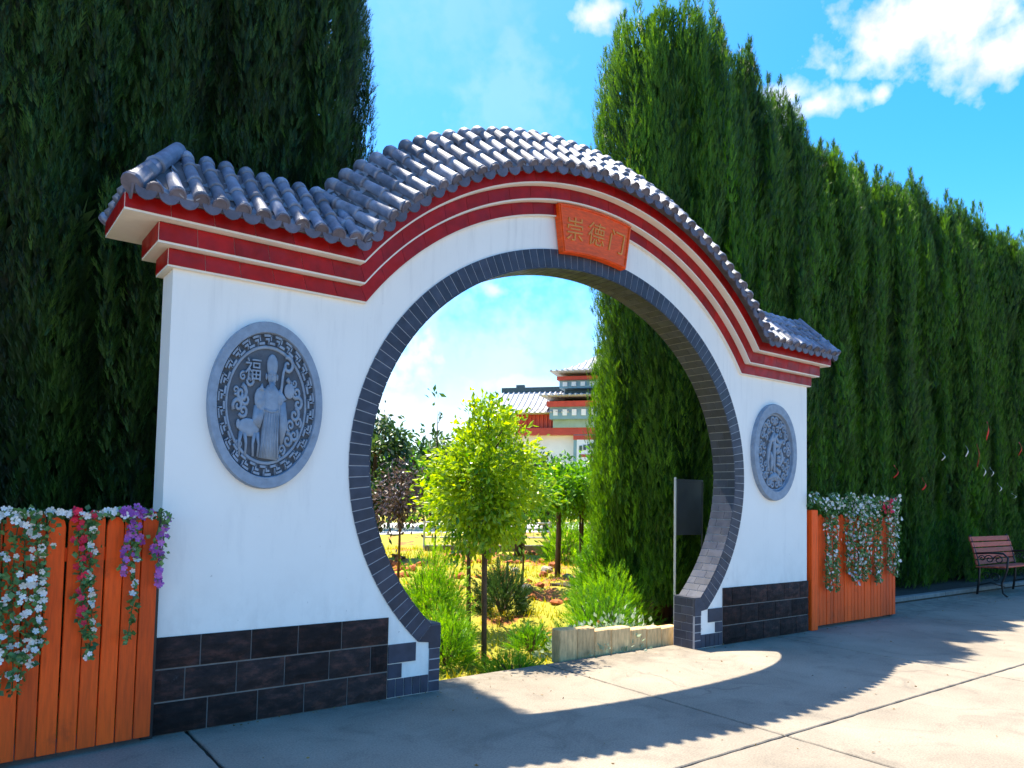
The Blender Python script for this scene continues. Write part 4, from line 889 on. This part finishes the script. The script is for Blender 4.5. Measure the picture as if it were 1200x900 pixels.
broadleaf('street_sapling', 'slim young tree in front of the white road', gp_(612, 690), 1.7, (1.35, .4, .42), 'leaf_green', 1500, .09, 15, .014)
broadleaf('street_tree', 'dark trunked tree shading the white road beyond the garden', gp_(608, 652), 2.8, (1.75, 1.0, .7), 'leaf_dark', 3200, .14, 16, .10, nb=70)
shrub('needle_shrub', 'rounded bright green needle leaved shrub beside the purple tree', (-.20, 2.05, -.14), .38, .98, 'leaf_lime', 2600, .11, 31)
shrub('needle_shrub', 'lower green needle leaved shrub in front of the rounded one', (-.52, 1.25, -.18), .27, .55, 'leaf_lime', 1500, .10, 32)
shrub('needle_shrub', 'dark green shrub behind the trunk of the round crowned tree', gp_(588, 712), .36, .62, 'leaf_dark', 1100, .15, 33)
shrub('needle_shrub', 'small green tuft on the turned earth', gp_(622, 745), .20, .28, 'leaf_green', 420, .11, 34)
shrub('needle_shrub', 'low green tuft at the foot of the round crowned tree', gp_(600, 772), .30, .22, 'leaf_lime', 520, .10, 35)
shrub('hedge_shrub', 'bright green shrub spilling beside the cypress trunk', (1.95, 1.65, -.1), .50, .70, 'leaf_lime', 2600, .11, 36)
shrub('hedge_shrub', 'taller leafy shrub with fresh shoots against the cypress', (2.45, 2.35, -.05), .40, 1.0, 'leaf_green', 1300, .16, 37)
shrub('flowering_shrub', 'silvery white flowering shrub trailing over the planter stones', (.70, .62, -.12), .50, .30, 'leaf_silver', 700, .05, 38, leafU(.35, .08))
shrub('flowering_shrub', 'green and silvery shrub above the planter stones beside the gate foot', (1.2, .75, -.14), .42, .40, 'leaf_silver', 600, .05, 39, leafU(.35, .08))
shrub('hedge_shrub', 'low green shrub in the middle of the planter', (1.35, 1.2, -.16), .42, .58, 'leaf_green', 1200, .12, 40)
shrub('clipped_hedge', 'light green clipped shrub along the railing', gp_(662, 658), .55, 1.05, 'leaf_lime', 900, .24, 41)
shrub('clipped_hedge', 'narrow upright green shrub beside the railing end', gp_(700, 655), .42, 1.25, 'leaf_green', 900, .24, 42)
far_lb = ('dark green tree standing beyond the road', 'light green tree standing beyond the road')
for i, (px_, dist, r, h) in enumerate([(410, 30, 2.2, 3.6), (470, 32, 2.0, 3.0), (507, 34, 1.5, 3.9), (560, 36, 2.2, 3.1), (640, 34, 2.0, 2.6), (720, 33, 2.4, 3.2), (800, 36, 2.5, 3.4), (330, 33, 2.4, 3.3), (250, 36, 2.6, 3.6), (150, 34, 2.2, 3.1), (30, 38, 2.8, 3.9), (-120, 36, 2.5, 3.4), (-300, 38, 2.7, 3.7), (-520, 36, 2.6, 3.5)]):
    p = at(px_, 583, dist); broadleaf('distant_tree', far_lb[i % 2], (p.x, p.y, 0), h, (h * .58, r * .75, h * .42), 'leaf_green' if i % 2 else 'leaf_dark', 1800, .32, 60 + i, .12, group='trees beyond the road', clump=.35, nb=50)

# planter of tan stones, kerb, notice board, railing
pn = thing('planter_wall', 'low planter edge of tan weathered stones behind the paving', 'planter', (0, .30, 0)); x = .0; i = 0
while x < 1.36:
    wd = rnd.uniform(.17, .27); h = .25 - .075 * x + rnd.uniform(-.008, .008); MB().box(x, x + wd - .006, rnd.uniform(-.006, .003), .11, -.04, h).build('stone_block', 'tan_stone', pn, bevel=.009, jitter=.003); x += wd
ks = thing('garden_kerb', 'short grey stone kerb leading back from the gate foot', 'kerb', (-1.33, .30, 0))
for i in range(4): MB().box(.0, .16, .02 + .32 * i, .33 + .32 * i, -.05, .045 + rnd.uniform(-.006, .006)).build('kerb_stone', 'grey_stone', ks, bevel=.012)
nb_ = thing('notice_board', 'dark notice panel on slim grey posts under the cypress', 'sign', (2.06, .82, 0)); MB().tube([(0, 0, 0), (-.01, 0, 1.62)], .012, 8).build('post', 'steel', nb_); MB().tube([(.44, 0, 0), (.44, 0, 1.60)], .010, 8).build('post', 'board', nb_)
MB().box(.015, .425, -.008, .008, 1.0, 1.585).build('panel', 'board', nb_, bevel=.002); MB().box(.0, .44, -.012, .012, 1.585, 1.605).build('frame', 'board', nb_)
rp0, rp1 = Vector((5.3, 11.6, 0)), Vector((13.5, 8.6, 0)); ra = math.atan2(rp1.y - rp0.y, rp1.x - rp0.x); rl = (rp1 - rp0).length
rg = thing('railing', 'grey metal railing along the far edge of the garden', 'railing', rp0, ra)
MB().box(0, rl, -.1, .1, -.05, .16).build('base', 'grey_stone', rg, bevel=.01)
for z in (.35, .72): MB().tube([(0, 0, z), (rl, 0, z)], .022, 8).build('rail', 'steel', rg)
pm = MB().tube([(0, 0, .1), (0, 0, .78)], .03, 8).mesh('post', 'steel'); bmh = MB().tube([(0, 0, .35), (0, 0, .72)], .010, 6).mesh('baluster', 'steel')
for i in range(int(rl / 1.1) + 1): inst('post', pm, rg, Matrix.Translation((i * 1.1, 0, 0)))
for i in range(int(rl / .22)): inst('baluster', bmh, rg, Matrix.Translation((i * .22, 0, 0)))

# ------------------------------------------------------------------ bench
bn = thing('park_bench', 'wooden slatted park bench with black iron scroll ends before the cypress row', 'bench', (8.80, .12, 0)); bl_ = 1.55
backp = [(.34, .47), (.38, .60), (.42, .73), (.46, .86)]
for i, (y, z) in enumerate([(.39, .50), (.405, .59), (.425, .68), (.45, .77), (.48, .86)]):
    MB().box(0, bl_, -.012, .012, -.038, .038).build('back_slat', 'bench_wood', bn, bevel=.004).matrix_local = Matrix.Translation((0, y, z)) @ Matrix.Rotation(-.24, 4, 'X')
for i in range(5): MB().box(0, bl_, -.036, .036, -.012, .012).build('seat_slat', 'bench_wood', bn, bevel=.004).matrix_local = Matrix.Translation((0, .02 + .085 * i, .455 - .006 * i))
def endframe(b, x):
    b.tube([(x, .40, 0), (x, .37, .2), (x, .36, .42), (x, .40, .6), (x, .50, .92)], .018, 8); b.tube([(x, -.02, .43), (x, .2, .435), (x, .38, .42)], .016, 8)
    b.tube([(x, -.03, 0), (x, .03, .05), (x, .05, .2), (x, .0, .33), (x, -.03, .43), (x, -.04, .60), (x, .02, .66), (x, .2, .66), (x, .40, .64)], .016, 8)
    for cy, czz, r in ((.09, .56, .075), (.22, .56, .07), (.32, .57, .05), (.14, .28, .08), (.26, .3, .06)):
        b.tube([(x, cy + r * (1 - .75 * i / 16) * math.cos(2.6 * PI * i / 16), czz + r * (1 - .75 * i / 16) * math.sin(2.6 * PI * i / 16)) for i in range(17)], .009, 6)
    b.tube([(x, .0, .15), (x, .2, .2), (x, .37, .15)], .010, 6)
for x in (.06, bl_ - .06):
    b = MB(); endframe(b, x); b.build('iron_end', 'black_metal', bn, smooth=True)

# ------------------------------------------------------------------ ribbons
def ribbon(label, p, ln, wd, mat='ribbon', grp=None):
    b = MB(); n = 10; v = []
    for i in range(n + 1):
        t = i / n; x = .04 * math.sin(3 * t + p[0]) * t; y = .03 * math.sin(5 * t + p[2]); w_ = wd * (.6 + .4 * math.cos(4 * t + p[0])) / 2
        for yy in (0, .003): v += [(x - w_, y + yy, -ln * t), (x + w_, y + yy + .012 * math.sin(6 * t), -ln * t)]
    f = []
    for i in range(n):
        a = i * 4; c = a + 4; f += [(a, a + 1, c + 1, c), (a + 2, c + 2, c + 3, a + 3), (a, c, c + 2, a + 2), (a + 1, a + 3, c + 3, c + 1)]
    b.add(v, f + [(0, 2, 3, 1), (n * 4, n * 4 + 1, n * 4 + 3, n * 4 + 2)]); o = b.build('ribbon', mat, smooth=True); o.location = p; return tag(o, label, 'ribbon', grp)
ribbon('red cloth ribbon hanging at the corner of the white gate wall', (3.275, .20, 2.58), .50, .09)
def on_row(px_, py_): d = ray(px_, py_); t = (1.12 - CO.y) / d.y; p = CO + d * t; return (p.x, p.y, p.z)
RB = 'narrow red ribbon dangling from the cypress row above the bench'
for px_, py_, l_ in ((1146, 520, .42), (1157, 494, .34), (1195, 518, .26), (1083, 560, .2), (1050, 545, .2)): ribbon(RB, on_row(px_, py_), l_, .05, 'ribbon', 'red ribbons on the cypresses')
RW = 'thin white ribbon dangling from the cypress row'
for px_, py_, l_ in ((1133, 522, .2), (1153, 545, .2), (1162, 548, .16), (1171, 566, .16), (1188, 578, .1), (1106, 530, .14)): ribbon(RW, on_row(px_, py_), l_, .025, 'white_ribbon', 'white ribbons on the cypresses')

# ------------------------------------------------------------------ the great gate building beyond the garden
D = 58.0; bc = at(660, 583, D); vx = CR.copy(); vx.z = 0; vx.normalize(); yaw = math.atan2(vx.y, vx.x) - .30
bd = thing('gate_building', 'large traditional gate building with grey tiled roofs, red beams and white walls', 'building', (bc.x, bc.y, 0), yaw)
K = D / 880
def X(px_): return (px_ - 660) * K / math.cos(.30)
def Z(py_): return 1.36 + (583 - py_) * K
def bxp(nm, mat, px0, px1, pyt, pyb, y0, y1, bev=0): return MB().box(X(px0), X(px1), y0, y1, Z(pyb), Z(pyt)).build(nm, mat, bd, bevel=bev)
bxp('wall', 'bld_white', 612, 673, 508, 605, 0, 3.2); bxp('pier', 'bld_blue', 673, 725, 505, 605, -.7, 3.6)
bxp('sign_panel', 'bld_white', 677, 720, 514, 545, -.78, -.70)
for i in range(4): bxp('sign_mark', 'bld_dark', 680 + 4.5 * i, 683 + 4.5 * i, 521 - i, 527 - i, -.84, -.78)
bxp('sign_mark', 'bld_red', 681, 697, 531, 534, -.84, -.78)
bxp('red_beam', 'bld_red', 612, 730, 500, 508, -.75, 3.6); bxp('red_beam', 'bld_red', 673, 730, 509, 514, -.80, 3.6)
fz = bxp('red_fascia', 'bld_red', 590, 650, 481, 504, -.3, 3.2)
for i in range(12): MB().box(X(592 + 4.8 * i), X(593.4 + 4.8 * i), -.42, -.3, Z(503), Z(484)).build('rib', 'bld_red', fz)
def hip(nm, px0, px1, pyr, pye, y0, y1, inset, mat='bld_roof', up=.35):
    x0, x1, zr, ze = X(px0), X(px1), Z(pyr), Z(pye); ym = (y0 + y1) / 2; b = MB(); n = 8; v = []; th = .22
    # concave slope from eave to ridge, corners lifted
    for k in range(5):
        t = k / 4; z = ze + (zr - ze) * (t ** 1.35); ins = inset * t; lift = up * (1 - t) ** 2
        for q, (xa, ya) in enumerate(((x0 + ins, y0 + (ym - y0) * t), (x1 - ins, y0 + (ym - y0) * t), (x1 - ins, y1 + (ym - y1) * t), (x0 + ins, y1 + (ym - y1) * t))): v.append((xa, ya, z + lift))
    f = [(k * 4 + q, k * 4 + (q + 1) % 4, (k + 1) * 4 + (q + 1) % 4, (k + 1) * 4 + q) for k in range(4) for q in range(4)] + [(3, 2, 1, 0), (16, 17, 18, 19)]
    o = b.add(v, f).build(nm, mat, bd); MB().box(x0 + inset * .9, x1 - inset * .9, ym - .18, ym + .18, zr - .05, zr + .32).build('ridge', 'bld_dark', o)
    rm = MB().box(-.07, .07, 0, 1, -.02, .07); nr = int((x1 - x0) / .42)
    for i in range(nr):
        xx = x0 + .2 + (x1 - x0 - .4) * i / max(1, nr - 1); dd = min(xx - x0, x1 - xx); t1 = 1 if inset == 0 else min(1, dd / inset) if dd < inset else 1
        P = [(xx, y0 + (ym - y0) * t, ze + (zr - ze) * t ** 1.35 + up * (1 - t) ** 2 + .02) for t in (0, .33 * t1, .66 * t1, t1)]; MB().tube(P, .09, 5).build('tile_rib', mat, o)
    return o
hip('roof', 577, 672, 451, 484, -1.6, 5.2, .0, up=.05); hip('roof', 560, 612, 440, 468, 1.5, 8.5, 1.6)
bxp('red_beam', 'bld_red', 560, 604, 470, 475, 2.2, 8)
bxp('wall', 'bld_white', 562, 602, 475, 605, 2.6, 7.6)
hip('roof', 640, 760, 450, 471, -2.8, 5.2, 2.6); bxp('red_beam', 'bld_red', 646, 740, 471, 477, -1.9, 4.2); bb_ = bxp('bracket_band', 'bld_blue', 648, 738, 477, 491, -1.5, 3.8)
for i in range(8): MB().box(X(652.5 + 10.5 * i), X(657.5 + 10.5 * i), -1.6, -1.5, Z(487), Z(480)).build('white_block', 'bld_white', bb_)
bxp('panel', 'bld_green', 650, 736, 491, 500, -.9, 3.2)
bxp('recess', 'bld_dark', 662, 728, 453, 466, -.6, 2.8); bb_ = bxp('bracket_band', 'bld_blue', 658, 734, 446, 455, -1.3, 3.3); bxp('red_beam', 'bld_red', 656, 738, 442, 446, -1.6, 3.6)
for i in range(7): MB().box(X(662 + 10 * i), X(667 + 10 * i), -1.4, -1.3, Z(453), Z(448)).build('white_block', 'bld_white', bb_)
hip('roof', 650, 760, 408, 443, -2.6, 5.4, 3.2)
